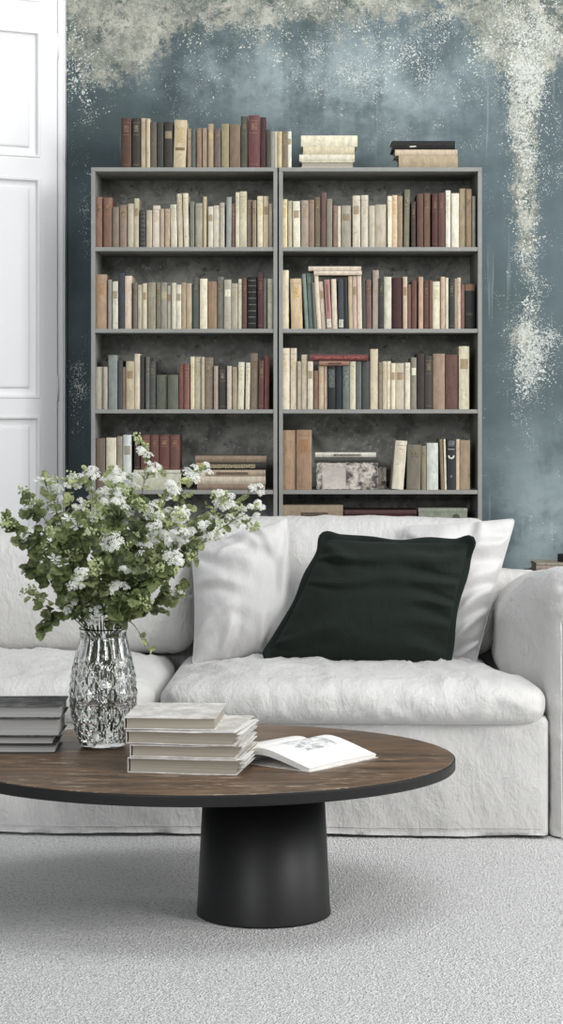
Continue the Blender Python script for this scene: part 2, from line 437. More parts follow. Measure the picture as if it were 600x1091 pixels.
def build_door():
    hinge = PX(58.5, 430, YW - 0.055)
    root = bpy.data.objects.new('door_1', None); link(root); struct(root)
    root.location = (hinge.x, hinge.y, 0.0); root.rotation_euler = (0, 0, math.radians(30.0))
    # leaf runs along local -x, its room side faces local -y
    W, TH = 0.32, 0.036
    st = 0.064
    def z(py): return EYE - (py - HOR) / F * (YW - 0.10)
    panels = [(z(33), z(-0) + 9, False), (z(168), z(34), True), (z(425), z(190), True), (z(640), z(443), True)]
    openings = [(z(168.5), z(33.5)), (z(424.5), z(190)), (z(690), z(443)), (z(3), z(-110))]
    bm = bmesh.new()
    prof = [(0.0, 0.0), (0.003, 0.004), (0.009, 0.003), (0.011, -0.014), (0.021, -0.0155), (0.034, -0.0155), (0.040, -0.007), (0.044, -0.006)]
    us = [-W, -W + st, -st, 0.0]
    vs = sorted(set([0.012, 2.98] + [a for p in openings for a in p]))
    def place(u, v, h): return Vector((u, -TH / 2 - h, v))
    front = {}
    def V(u, v):
        k = (round(u, 5), round(v, 5))
        if k not in front: front[k] = bm.verts.new(place(u, v, 0))
        return front[k]
    ops = [(round(a, 5), round(b, 5)) for a, b in openings]
    for i in range(3):
        for j in range(len(vs) - 1):
            if i == 1 and any(abs(a - round(vs[j], 5)) < 1e-4 and abs(b - round(vs[j + 1], 5)) < 1e-4 for a, b in ops):
                continue
            bm.faces.new((V(us[i], vs[j]), V(us[i + 1], vs[j]), V(us[i + 1], vs[j + 1]), V(us[i], vs[j + 1])))
    box(bm, -W, 0, -TH / 2 + 0.016, TH / 2, 0.012, 2.98)
    for u0, u1 in ((-W, -W + st), (-st, 0.0)): box(bm, u0, u1, -TH / 2 + .0004, -TH / 2 + .016, 0.012, 2.98)
    mesh_obj('leaf', bm, M['white_paint'], root)
    for a, b in openings:
        bm = bmesh.new(); profile_frame(bm, us[1], us[2], a, b, prof, place)
        mesh_obj('panel', bm, M['white_paint'], root)
    # hinges on the frame side
    for hz in (0.35, 1.25, 2.45):
        bm = bmesh.new(); lathe(bm, [(0.006, hz), (0.006, hz + .09)], 12, True)
        hb = mesh_obj('hinge', bm, M['white_paint'], root, True); hb.location = (0.004, -TH / 2 + .008, 0)
    # architrave beside it
    x0 = hinge.x + 0.006; x1 = PX(70, 0, YW - .02).x
    poly = [(x0, YW), (x0, YW - .050), (x0 + .004, YW - .054), (x0 + .022, YW - .050), (x0 + .026, YW - .040), (x1 - .012, YW - .036), (x1 - .009, YW - .044), (x1 - .002, YW - .044), (x1, YW - .040), (x1, YW)]
    bm = bmesh.new(); prism(bm, poly, 0.0, 3.2)
    struct(mesh_obj('trim_1', bm, M['white_paint']))
build_door()

# ------------------------------------------------------------------ bookcases
SH = [178.3, 263.2, 350.3, 436.2, 522.3]        # rows of the shelf tops at the front edge
def shelf_z(py): return EYE - (py - HOR) / F * YB
T = 0.0135
SZ = [shelf_z(p) for p in SH] + [shelf_z(560.5), shelf_z(650), shelf_z(738), shelf_z(800)]
YBACK = YB + 0.315
def bookcase(px0, px1, label):
    x0 = PX(px0, 0, YB).x; x1 = PX(px1, 0, YB).x
    root = thing('bookcase', label, 'bookcase', ((x0 + x1) / 2, (YB + YBACK) / 2, 0), 0, 'pair of grey bookcases')
    cx, cy = root.location.x, root.location.y
    def B(name, a, b, c, d, e, f, m='case', bev=0.0012):
        return mesh_obj(name, bxm(a - cx, b - cx, c - cy, d - cy, e, f, bev=bev), M[m], root)
    B('side_panel', x0, x0 + T, YB, YBACK, 0, SZ[0] - T)
    B('side_panel', x1 - T, x1, YB, YBACK, 0, SZ[0] - T)
    B('top_board', x0, x1, YB, YBACK, SZ[0] - T, SZ[0])
    for z in SZ[1:]:
        B('shelf_board', x0 + T, x1 - T, YB + 0.002, YBACK - .006, z - T, z)
    B('plinth', x0 + T, x1 - T, YB + 0.012, YB + 0.026, 0, SZ[-1] - T)
    B('back_panel', x0 + T, x1 - T, YBACK - .006, YBACK, 0, SZ[0] - T, 'backing', 0)
    return root
bookcase(97.0, 295.6, 'grey painted bookcase of open shelves, the one nearest the white door')
bookcase(297.2, 513.6, 'grey painted bookcase of open shelves, farther from the white door')

# ------------------------------------------------------------------ books
NAMES = [('black', (36, 35, 34)), ('charcoal', (66, 64, 62)), ('slate grey', (84, 92, 96)), ('grey', (122, 120, 115)), ('pale grey', (158, 155, 148)),
         ('blue-white', (198, 206, 212)), ('navy blue', (52, 57, 72)), ('teal blue', (85, 110, 112)), ('blue-grey', (132, 142, 148)),
         ('olive', (84, 80, 64)), ('sage', (152, 144, 122)), ('olive tan', (152, 134, 98)), ('tan', (165, 138, 108)), ('caramel', (160, 120, 84)),
         ('taupe', (135, 115, 100)), ('brown', (118, 94, 72)), ('dark brown', (72, 54, 46)), ('rust brown', (128, 82, 62)), ('red', (122, 54, 50)),
         ('maroon', (92, 40, 42)), ('dusty pink', (155, 105, 100)), ('plum', (108, 78, 74)), ('cream', (190, 174, 150)), ('ivory', (222, 208, 186)), ('pale yellow', (216, 196, 148)),
         ('white', (228, 221, 208)), ('pinkish cream', (205, 184, 168))]
def cname(c):
    return min(NAMES, key=lambda n: sum((a - b) ** 2 for a, b in zip(n[1], c)))[0]
ORD = ['first', 'second', 'third', 'fourth', 'fifth', 'sixth', 'seventh', 'eighth', 'ninth', 'tenth', 'eleventh', 'twelfth', 'thirteenth', 'fourteenth', 'fifteenth',
       'sixteenth', 'seventeenth', 'eighteenth', 'nineteenth', 'twentieth', 'twenty-first', 'twenty-second', 'twenty-third', 'twenty-fourth', 'twenty-fifth', 'twenty-sixth',
       'twenty-seventh', 'twenty-eighth', 'twenty-ninth', 'thirtieth', 'thirty-first', 'thirty-second', 'thirty-third', 'thirty-fourth', 'thirty-fifth']
def dye(c, k=1.0):
    if c[0] > 1.55 * c[1] and c[0] > 70: c = (c[0] * .90, c[1] * .96, c[2] * .86)
    l = lin((c[0] * .985, c[1] * .985, c[2] * .925)); return (min(l[0] * k, .9), min(l[1] * k, .9), min(l[2] * k, .9), 1)

def spine_arc(w, bulge, n=8):
    pts = []
    for i in range(n + 1):
        t = i / n; x = t * w
        pts.append((x, bulge * (1 - (1 - math.sin(math.pi * t)) ** 1.0) * -1 if False else -bulge * math.sin(math.pi * t) ** 0.75 + 0.0))
    return pts
BOOKGAIN = 1.02
def book_upright(rx, w, h, d, yfront, z0, col, label, group, lean=0.0, style=None):
    """a shelved book standing with its spine to the room; rx = left edge at the foot"""
    root = thing('book', label, 'book', (0, 0, 0), 0, group)
    ang = math.atan2(lean, h)
    w2 = w * 0.985
    pivx = rx + (w if lean > 0 else 0.0)
    root.location = (pivx, yfront, z0); root.rotation_euler = (0, ang, 0)
    ox = -w if lean > 0 else 0.0
    bulge = min(0.0045, w * 0.13); t = min(0.0028, w * 0.14)
    arc = spine_arc(w2, bulge)
    outer = [(ox + x, y + bulge) for x, y in arc]
    inner = [(ox + t + x * (w2 - 2 * t) / w2, y * 0.9 + bulge + t) for x, y in arc]
    poly = outer + [(ox + w2, d), (ox + w2 - t, d)] + inner[::-1] + [(ox + t, d), (ox, d)]
    bm = bmesh.new(); prism(bm, poly, 0.0, h)
    c = mesh_obj('cover', bm, M['book'], root); c.color = dye(col, BOOKGAIN)
    bm = bmesh.new(); g = 0.0025 if h > .1 else .001
    prism(bm, [(x, y + 0.0003) for x, y in inner] + [(ox + w2 - t, d - .004), (ox + t, d - .004)], g, h - g)
    mesh_obj('page_block', bm, M['pages'], root)
    lum = sum(col) / 3
    rnd = random.Random(int(rx * 1e5) + int(h * 1e5))
    def band(z_0, z_1, colr, name, mat='spine_marks', ins=0.08):
        bm = bmesh.new(); lo, hi = [], []
        for (x, y) in arc:
            f = x / w2
            if f < ins or f > 1 - ins: continue
            lo.append(bm.verts.new((ox + x, y + bulge - .0005, z_0))); hi.append(bm.verts.new((ox + x, y + bulge - .0005, z_1)))
        for i in range(len(lo) - 1): bm.faces.new((lo[i], lo[i + 1], hi[i + 1], hi[i]))
        mk = .55 if name in ('spine_title', 'gilt_rule', 'rule_line', 'spine_label') else 1.0
        o = mesh_obj(name, bm, M[mat], root); o.color = dye(tuple(c0 + (c1 - c0) * mk for c0, c1 in zip(col, colr)), 1.1); return o
    if style is None and w > .012:
        r = rnd.random()
        if lum < 130 and r < .62: style = 'gilt'
        elif lum >= 130 and r < .42: style = 'rules'
        elif r < .6: style = 'label'
    if style == 'gilt':
        gold = rnd.choice([(168, 140, 92), (150, 128, 96), (176, 160, 130)])
        band(h * .72, h * .86, gold, 'spine_title', 'foil', 0.15)
        for zz in (.06, .66, .90): band(h * zz, h * zz + .0016, gold, 'gilt_rule')
    elif style == 'rules':
        ink = rnd.choice([(110, 85, 60), (90, 82, 72), (140, 118, 88)])
        band(h * .62, h * .84, tuple(min(255, int(v * .94)) for v in col), 'spine_title', 'spine_marks', 0.2)
        band(h * .90, h * .90 + .0014, ink, 'rule_line')
    elif style == 'label':
        band(h * .64, h * .80, (206, 188, 150) if lum < 150 else (120, 96, 72), 'spine_label', 'spine_marks', 0.02)
    elif style == 'ribs':
        for zz in (.10, .22, .34, .46, .58, .70, .82, .92):
            band(h * zz, h * zz + .003, (120, 118, 112), 'silver_rule', 'foil')
    elif style == 'foot_label':
        band(h * .03, h * .2, (205, 205, 200), 'foot_label', 'spine_marks', 0.02)
        band(h * .35, h * .9, (118, 60, 62), 'spine_title', 'spine_marks', 0.3)
    elif style == 'foot_white':
        band(h * .03, h * .19, (190, 190, 188), 'foot_label', 'spine_marks', 0.02)
    elif style == 'top_tag':
        band(h * .66, h * .80, (225, 222, 212), 'shelf_tag', 'spine_marks', 0.12)
    elif style == 'brown_cap':
        band(h * .84, h * .985, (120, 92, 72), 'leather_cap', 'spine_marks', 0.0)
        band(h * .30, h * .36, (90, 92, 88), 'gilt_rule', 'foil')
    elif style == 'snow':
        band(h * .5, h * .92, (150, 160, 162), 'spine_title', 'foil', 0.1)
    elif style == 'parchment':
        band(h * .36, h * .42, (120, 100, 66), 'ink_line', 'spine_marks', .1); band(h * .52, h * .84, (178, 158, 122), 'spine_title', 'spine_marks', .15)
    elif style == 'navy_emblem':
        band(h * .86, h * .97, (176, 178, 180), 'spine_title', 'foil', 0.08)
        bm = bmesh.new()                      # white bowl-shaped mark below the title
        n = 14; cxm, czm = ox + w2 * .5, h * .67
        ri, ro = w2 * .20, w2 * .38
        def pt(r, a): return bm.verts.new((cxm + r * math.cos(a), -0.0008, czm + r * math.sin(a)))
        prev = None
        for i in range(n + 1):
            a = math.pi * .95 + (math.pi * 1.10) * i / n
            cur = (pt(ri, a), pt(ro, a))
            if prev: bm.faces.new((prev[0], prev[1], cur[1], cur[0]))
            prev = cur
        e = mesh_obj('spine_emblem', bm, M['spine_marks'], root); e.color = dye((205, 208, 210), 1.2)
        band(h * .795, h * .805, (200, 202, 204), 'white_rule'); band(h * .25, h * .28, (190, 192, 194), 'small_mark', 'foil', .35)
    return root

def book_flat(x0, x1, y0, z0, th, depth, col, label, group, roll=0.0, face='spine', style=None, rotz=0.0):
    """a book lying flat; its spine (or its fore-edge) faces the room"""
    w = x1 - x0
    root = thing('book', label, 'book', ((x0 + x1) / 2, y0 + depth / 2, z0), rotz, group)
    root.rotation_euler = (0, roll, rotz)
    t = min(.003, th * .15); hw, hd = w / 2, depth / 2
    s = -1 if face == 'spine' else 1       # side of the hinge along y
    # cover section in (y, z): U shape
    ys = s * hd; n = 6
    arc_o = [(ys + s * min(.004, th * .18) * math.sin(math.pi * i / n) - s * .004, th * i / n) for i in range(n + 1)]
    arc_i = [(y - s * t, t + (th - 2 * t) * i / n) for i, (y, z) in enumerate(arc_o)]
    poly = arc_o + [(-ys, th), (-ys, th - t)] + arc_i[::-1] + [(-ys, t), (-ys, 0)]
    bm = bmesh.new()
    lo = [bm.verts.new((-hw, y, z)) for y, z in poly]; hi = [bm.verts.new((hw, y, z)) for y, z in poly]
    m = len(poly); bm.faces.new(lo); bm.faces.new(hi[::-1])
    for i in range(m): bm.faces.new((lo[i], lo[(i + 1) % m], hi[(i + 1) % m], hi[i]))
    c = mesh_obj('cover', bm, M['book'], root); c.color = dye(col, BOOKGAIN)
    bm = bmesh.new(); a = -ys * (1 - .004 / hd) ; b = ys - s * (t + .003)
    box(bm, -hw + .003, hw - .003, min(a, b), max(a, b), t, th - t)
    mesh_obj('page_block', bm, M['pages_flat'], root)
    def strip(u0, u1, v0, v1, colr, name, mat='foil'):
        bm = bmesh.new(); y = -hd - .0010
        bm.faces.new([bm.verts.new(p) for p in ((-hw + w * u0, y, th * v0), (-hw + w * u1, y, th * v0), (-hw + w * u1, y, th * v1), (-hw + w * u0, y, th * v1))])
        o = mesh_obj(name, bm, M[mat], root); o.color = dye(colr, 1.3)
    if style == 'gold_title': strip(.08, .84, .25, .75, (158, 146, 122), 'spine_title'); strip(.0, .11, .02, .98, (165, 138, 108), 'spine_label', 'spine_marks')
    if style == 'white_title': strip(.28, .38, .25, .42, (220, 220, 216), 'spine_title')
    if style == 'title': strip(.30, .75, .3, .65, tuple(int(v * .62) for v in col), 'spine_title')
    if style == 'red_title': strip(.08, .95, .3, .7, (170, 80, 84), 'spine_title')
    return root

def row(spec, zrow, where, group, Ysp=YB + 0.022, dmin=.13, dmax=.2, zoff=0.0):
    items = [s.split() for s in spec.strip().split('\n')]
    hs = [zrow_px - float(i[2]) for i in items for zrow_px in [0]]
    tops = sorted(float(i[2]) for i in items); q1, q2 = tops[len(tops) // 3], tops[2 * len(tops) // 3]
    prev_r = -9
    for k, it in enumerate(items):
        x0, x1, top = float(it[0]), float(it[1]), float(it[2])
        col = tuple(int(v) for v in it[3].split(','))
        lean = float(it[4]) if len(it) > 4 else 0.0
        style = it[5] if len(it) > 5 else None
        yf = Ysp + random.random() * .012
        a, b = PX(x0, 0, yf).x, PX(x1, 0, yf).x
        h = PX(0, top, yf).z - zrow
        w = max(.006, b - a)
        size = 'tall' if top <= q1 else ('short' if top > q2 else 'upright')
        thick = 'thick ' if (x1 - x0) > 9.5 else ('thin ' if (x1 - x0) < 4.6 else '')
        lab = f'{size} {thick}{cname(col)} book, {ORD[k]} from left {where}'
        d = dmin + random.random() * (dmax - dmin)
        book_upright(a, w, h, d, yf, zrow + .0004, col, lab, group, lean / F * yf, style)

TOPROW = '''
129.2 140 126 92,50,34 0
140.8 149.7 126 58,52,46 0
150.5 155.9 126 188,168,138 0
156 160 126.5 196,178,148 0
160.5 167 130 102,90,80 0
167.5 174.2 130 62,63,61 0
175 184.3 130 58,54,50 0 label
184.7 198 128 196,176,140 1.5 parchment
199.6 203.6 137 152,127,102 0
204 208.5 138 92,97,94 0
209.5 215 136.5 142,110,87 0
215.8 221.2 136.5 165,140,115 0
221.7 227.5 132 165,140,108 0
228.3 235.3 137 107,92,87 0
236 244 132 152,137,97 0
244.7 256.3 132.5 127,102,77 0
256.7 264 124 80,78,65 0
264.7 277 123 116,46,52 0
277.5 283.7 125 80,30,35 0
284.2 288.2 138 75,72,65 0
288.5 292.8 140 150,148,142 0
293 296.1 140 218,208,188 0
296.3 300.4 140 202,182,132 0
300.7 306.4 140 120,105,80 0
306.7 310.7 140 222,218,206 0
'''
R1L = '''
101.3 109.3 210 137,97,77 0
110.3 119.7 210.5 127,82,64 0
120.2 126.7 220.5 135,115,98 0
127.5 135.2 218.5 140,115,100 0
136.3 142.6 217 190,178,158 0
143 148 211.5 188,178,153 0
149 155.5 224 60,62,62 0 ribs
156 162.2 224 190,175,152 0
163 170.7 219 215,200,188 0
171 175.2 222.5 190,165,145 0
175.7 181.2 222.5 180,155,130 0
182.2 189 218 205,198,180 -0.8
190 195.5 206.5 198,186,162 -1.5
196.2 201.9 206 215,205,185 -1.5
202.4 207.2 215 125,125,115 0
208.3 216 216.5 160,155,138 0
216.5 220.2 209.5 185,165,130 0
221.7 227.3 220 210,200,185 0
227.7 234 219 205,195,182 0
234.3 239.3 216 185,175,162 0
241 246.5 210 152,157,160 0.5
247 250.8 217 120,85,75 0
251.1 254.9 205 212,202,180 0
255.2 263.1 204 200,190,165 0
263.5 268.6 213 125,105,88 0
269 273.2 213.5 150,130,105 0
274.3 280.4 209 225,210,175 0
280.9 286.2 209 205,185,155 0
286.7 290.3 217 190,175,158 0
'''
R1R = '''
300.2 306.3 212.4 222,200,150 0
307.1 311.4 214 190,178,150 0
312.6 320.2 214.5 226,219,202 -0.5
321 328.8 213.5 165,145,130 0
329.1 334.9 213 140,115,98 0
335.6 341.8 210 115,98,75 0
342.4 347.9 205 105,72,68 0
348.3 354.2 212 140,130,115 0
355.2 359.1 219 140,105,92 0
359.6 363.2 219.5 205,192,170 0
364 374.2 219 165,155,142 0
375.8 384 208.5 205,192,178 0
384.8 392.5 208 200,188,175 0
393.3 399.7 219 190,180,160 0
400.2 411.8 218 187,174,157 0
413.1 417.7 209 230,218,195 0
418 423.5 208 215,180,140 0
423.8 429.1 209 150,130,100 0
430.4 436 202 120,115,95 0.8
438.3 443 215 70,48,42 0
444.5 451.1 206.5 105,62,52 0
451.8 458.8 206 125,80,65 0
460.5 466.5 206 86,38,36 0
466.9 474.2 205.5 105,55,48 0
475 480.3 203 225,218,205 0
481.3 489.4 206 230,221,206 0
489.8 496.3 201 160,140,105 0
496.8 502.6 201.5 150,120,85 0
503.4 506.6 209 160,155,145 0
'''
R2L = '''
101.8 114 292.5 167,132,100 0
115 118.9 298 150,142,138 0
119.8 125.7 300 210,205,192 0
126.2 132.7 291 58,62,75 0
133.2 140.6 294 215,192,172 0
141.7 146.4 301 115,105,95 0
147 151.8 303.5 195,178,158 0
152.1 156.5 302 210,195,170 0
157.4 165.9 301 150,142,120 0
166.6 170.9 301 120,115,100 0
171.3 178.2 301 150,145,132 0
178.6 182.8 304.5 185,178,162 0
183.2 187.6 301.5 212,204,186 0
188 193.2 303.5 216,209,191 0
193.6 198.3 301 170,145,115 0
198.7 204.4 302 180,158,130 0
205.4 212.4 296 85,90,88 0
213 221 297 226,213,191 0
221.6 231.5 300 150,115,82 0
232.1 238.5 295 115,115,112 0
238.8 246.5 298 175,170,158 0 top_tag
246.8 253.5 302 175,165,148 0
254.1 258 297.5 214,206,188 0
258.3 263 296 110,62,60 0
263.4 274.3 295 30,30,30 0 ribs
274.8 280.5 292 95,40,48 0
280.8 284.5 297 120,112,112 0
285.4 290.6 297 206,206,182 0
'''
R2R = '''
300.2 307.9 288 222,206,176 0
310.6 322.8 297 205,175,130 -1.4
325.3 329 292 122,137,132 -3.3
329.4 334.2 291 85,110,112 -3.0
334.6 337.8 301 112,110,102 -2.6
338.2 342.6 293.4 220,200,180 -3.4
343 347.4 300 200,180,168 -3.2
348 354 298 168,112,107 -2.8 foot_label
354.4 359.8 297.5 215,195,178 -1.6
360.5 366.8 298 62,68,82 0 foot_white
367.2 371.1 297 42,44,44 -1.0
371.8 376 294.6 190,165,130 -0.8
376.4 380.8 294.4 195,165,150 -0.8
381.3 386 293.9 215,195,178 -0.9
386.4 390 297 80,72,68 -0.7
390.5 396 298 120,80,75 -0.4
397 403.3 288 165,150,142 0.4
403.9 409 297 62,60,58 0
409.4 417.3 295 205,200,185 0
418.6 429.3 296 76,29,31 0
429.6 434.1 295 200,170,148 0
434.5 438.4 303 125,85,70 0
438.8 444.2 299 116,60,50 0
446.1 451.1 295 187,147,114 0
451.8 457.3 299 100,55,50 0
457.6 460.9 299 130,75,60 0
461.2 469.2 300 221,213,187 0
469.8 474.4 295 195,165,140 0
474.7 477.9 296 212,202,184 0
478.7 484.4 297 50,56,53 0
484.6 486.9 297 170,150,125 0
487.3 491.1 296 205,180,160 0
491.4 495 303 150,85,88 0
495.6 506.2 302 42,44,42 0 brown_cap
'''
R3L = '''
101.6 109.8 391 182,177,164 0
110.1 114.5 391 175,165,155 0
115.4 125.2 378.5 130,140,145 0
125.7 130.6 384 72,72,75 0
130.9 134 391 150,115,95 0
134.3 143 385 187,172,138 0
143.4 149.2 377 206,191,171 0
149.8 154.4 379 65,65,65 0
155.3 159.3 380 100,100,98 0
159.6 165.6 385 75,80,82 0
166.6 178.4 399.5 95,100,88 0 plain
178.7 190.1 399.5 98,103,90 0 plain
190.7 195.8 387 132,62,58 0
196.2 201.9 388 142,76,66 0
203 207.5 380 220,205,170 0
207.9 214.4 380.5 187,177,152 0
214.6 218 380.5 185,170,145 0
218.3 227.2 381 130,112,98 0
227.9 232.3 390 165,148,138 0
232.9 241.5 391 62,56,58 0
242 246.8 390 195,185,172 0
247.5 252.6 391 165,145,115 0
253.3 259.9 386 215,208,190 0.8
261.5 266.2 386.5 215,205,185 0.7
267.2 275 376.5 125,108,92 0
275.4 280.9 384 115,58,55 0.6
281.6 286.7 379 132,52,55 0.7
'''
R3R = '''
300.2 308.7 371 226,209,189 0
309.6 316.4 371 216,199,176 0
316.9 320.8 385 180,165,145 0
321.4 327.4 378 195,178,160 0
327.8 333.6 385 220,205,185 0
334.4 338.8 395 130,92,70 0
339.6 345 390 190,165,138 0
345.3 348.5 390 175,150,125 0
348.9 357.6 390 35,38,40 0 snow
358 365 390 42,46,52 0
365.3 372.5 390 105,115,115 0 snow
372.8 379.2 385.2 206,201,177 0
379.6 385.2 385 95,102,105 0
385.8 394 385 75,78,80 0
394.6 402.9 372 206,189,161 0
403.6 407.4 386 140,125,105 0
407.8 412.3 385 200,185,160 0
412.6 416.5 385 230,220,200 0
416.8 421.5 387 225,212,185 0
421.8 430.8 387 195,182,165 0
431.6 437.5 386.5 225,215,200 0
438.2 443.9 381 140,132,120 0 top_tag
444.5 452.2 377 58,48,42 0
452.5 461.3 379 68,62,60 0
461.6 474.3 377 155,125,100 0 plain
474.8 488 378 110,62,55 0 plain
489.2 500.2 369 216,206,177 0
'''
LB, RB = 'left bookcase', 'right bookcase'
row(TOPROW, SZ[0], 'in the row along the bookcase tops', 'books standing along the bookcase tops', YB + .012)
SHN = ['highest shelf', 'second shelf down', 'third shelf down', 'fourth shelf down']
for spec, k, bc in ((R1L, 1, 'left'), (R1R, 1, 'right'), (R2L, 2, 'left'), (R2R, 2, 'right'), (R3L, 3, 'left'), (R3R, 3, 'right')):
    row(spec, SZ[k], f'on the {SHN[k - 1]}, {bc} bookcase', f'books on the {SHN[k - 1]} of the {bc} bookcase')

def flat_px(px0, px1, pt, pb, z0, col, label, group, Y=YB + .016, depth=.16, th=None, **k):
    a, b = PX(px0, 0, Y).x, PX(px1, 0, Y).x
    th = th or (pb - pt) / F * Y
    book_flat(a, b, Y, z0, th, depth, col, label, group, **k)
    return z0 + th + .0003
# two little piles on top
z = SZ[0] + .0004; gp = 'ivory books piled flat on the bookcase top'
z = flat_px(321, 376.7, 169.6, 176.3, z, (206, 198, 180), 'pale book at the bottom of the ivory pile on the bookcase top', gp, face='fore')
z = flat_px(319, 378, 162, 169.4, z, (214, 206, 188), 'ivory book second from bottom in the pale pile on top', gp)
z = flat_px(323, 378, 153.4, 161.8, z, (206, 192, 160), 'cream book third from bottom in the pale pile on top', gp)
z = flat_px(320.8, 381, 141.5, 153.2, z, (222, 212, 190), 'thick ivory book topmost of the pale pile above the bookcase', gp)
z = SZ[0] + .0004; gp = 'books piled flat on the bookcase top by the peeling wall'
z = flat_px(425, 488, 163.2, 176, z, (172, 150, 118), 'thick tan book at the foot of the pile under the black one', gp)
z = flat_px(421, 487.5, 156.5, 163, z, (196, 174, 148), 'thin beige book between the black and the thick tan one', gp)
z = flat_px(418, 485, 147, 156.3, z, (20, 20, 20), 'black book lying topmost of the pile on the bookcase', gp, style='white_title')
# lying across the second shelf (right)
gp = 'books lying across the upright ones'
zz = PX(0, 293.0, YB + .03).z + .001
zz = max(zz, SZ[2] + .185)
HB = PX(0, 293.3, YB + .022).z
flat_px(334.7, 385.6, 288.8, 290.6 + 2.2, HB + .0006, (214, 194, 178), 'ivory book lying across upright books, under the pinkish one', gp, depth=.13, th=.0138)
flat_px(328.8, 385, 283.7, 288.4, HB + .0150, (212, 192, 176), 'pinkish ivory book topmost across the uprights, second shelf down', gp, depth=.13)
h3 = PX(0, 389.8, YB + .022).z
flat_px(340.2, 372.4, 384.9, 389.4, h3 + .0012, (152, 102, 76), 'rust brown book lying under the red one, third shelf down', gp, depth=.13, th=.0150, style='title')
h4 = PX(0, 384.6, YB + .022).z
flat_px(330, 392.6, 377.8, 384.2, max(h4, h3 + .0012 + .0150) + .0012, (122, 32, 42), 'dark red book lying flat across the uprights, third shelf down', gp, depth=.13, style='red_title')

# fourth shelf, left bookcase
z4 = SZ[4]; gp = 'books on the fourth shelf down of the left bookcase'
w4 = 'on the fourth shelf down, left bookcase'
row('''
102 112.2 467 112,94,80 0 plain
113.2 124 466.5 216,206,186 0
124.6 130.6 465 150,140,125 0
131.2 140 463.5 202,210,217 0 label
''', z4, w4, gp)
gp = 'pale books lying under the red volumes'
z = z4 + .0004
z = flat_px(141.5, 193, 504.8, 521.8, z, (190, 190, 172), 'thick grey-white book lying at the bottom under the red volumes', gp, depth=.17)
z = flat_px(142.5, 192.3, 500.2, 504.3, z, (198, 198, 184), 'thin grey-white book lying directly beneath the red volumes', gp, depth=.17)
row('''
143 149.5 463.5 60,36,36 0 gilt
150 159.8 463.5 116,58,52 0 gilt
160.3 169.2 463.5 117,56,49 0 gilt
169.6 180.6 463.5 114,46,43 0 gilt
181.1 191.4 463.5 117,56,51 0 gilt
''', z, 'among volumes on the grey-white books', 'dark red volumes standing on the pale books')
gp = 'books lying in a pile on the fourth shelf'
z = z4 + .0004
nm = 'of the flat pile by the red volumes'
z = flat_px(210, 282.7, 516, 522, z, (134, 108, 92), f'brown book at the bottom {nm}', gp)
z = flat_px(209, 283, 507.3, 515.6, z, (194, 178, 162), f'cream book second from the bottom {nm}', gp)
z = flat_px(208, 283, 500.2, 507, z, (168, 143, 120), f'tan book in the middle {nm}', gp, style='title')
z = flat_px(209, 284, 492, 499.9, z, (34, 34, 35), f'black book with pale lettering, second from top {nm}', gp, style='gold_title')
z = flat_px(208, 283.8, 484.7, 491.6, z, (138, 115, 90), f'light brown book topmost {nm}', gp)

# fourth shelf, right bookcase
row('''
300.2 315.4 458.5 167,127,90 0 plain
316 332.5 458 157,117,82 0 rules
''', z4, 'on the fourth shelf down, right bookcase', 'books on the fourth shelf down of the right bookcase')
row('''
417.5 430 470 216,206,191 4.2
433.5 448.4 474 120,112,100 0.8
449.2 454 475 140,130,105 0
454.8 467.2 472 206,211,211 0
470.2 473.4 468 132,112,87 -2.0
473.8 476 468 216,206,186 -1.2
476.4 485.6 468 40,45,53 0 navy_emblem
486 489.7 468 205,180,155 0
490.3 501.3 469 167,140,110 0 plain
''', z4, 'beside the sepia album, fourth shelf', 'books beside the sepia album')
# big sepia album with two books on it
def album():
    Y = YB + .03
    a, b = PX(337, 0, Y).x, PX(402.5, 0, Y).x; zt = PX(0, 492.9, Y).z
    h = zt - z4; w = b - a
    root = thing('album', 'large photo album with a sepia picture on its front, leaning upright on a shelf', 'album', (a, Y, z4 + .0004))
    root.location.y = Y
    bm = bmesh.new(); box(bm, 0, w, 0, .0035, 0, h, .0006); box(bm, 0, w, .050, .0535, 0, h, .0006); box(bm, 0, .004, .0035, .05, 0, h)
    mesh_obj('cover', bm, M['marble'], root)
    mesh_obj('page_block', bxm(.004, w - .004, .0036, .0499, .003, h - .003), M['pages'], root)
    bm = bmesh.new(); bm.faces.new([bm.verts.new(p) for p in ((.003, -.0006, .002), (w - .002, -.0006, .002), (w - .002, -.0006, h - .002), (.003, -.0006, h - .002))])
    mesh_obj('front_picture', bm, M['sepia'], root)
    z = z4 + h + .001
    gp = 'books lying on the sepia album'
    z = flat_px(335.2, 402, 487.2, 492.6, z, (70, 70, 68), 'speckled dark book lying directly on the sepia album', gp, depth=.06, Y=Y)
    flat_px(336, 400.7, 482, 487, z, (205, 203, 197), 'white book lying topmost on the sepia album', gp, depth=.06, Y=Y, style='title')
    a2, b2 = PX(400, 0, Y + .08).x, PX(411.5, 0, Y + .08).x; h2 = PX(0, 498, Y + .08).z - z4
    r2 = thing('album', 'smaller sepia picture album behind the big one, its edge showing', 'album', (a2 - .12, Y + .08, z4 + .0004))
    bm = bmesh.new(); box(bm, 0, .12 + b2 - a2, 0, .02, 0, h2, .001); mesh_obj('cover', bm, M['sepia'], r2)
album()
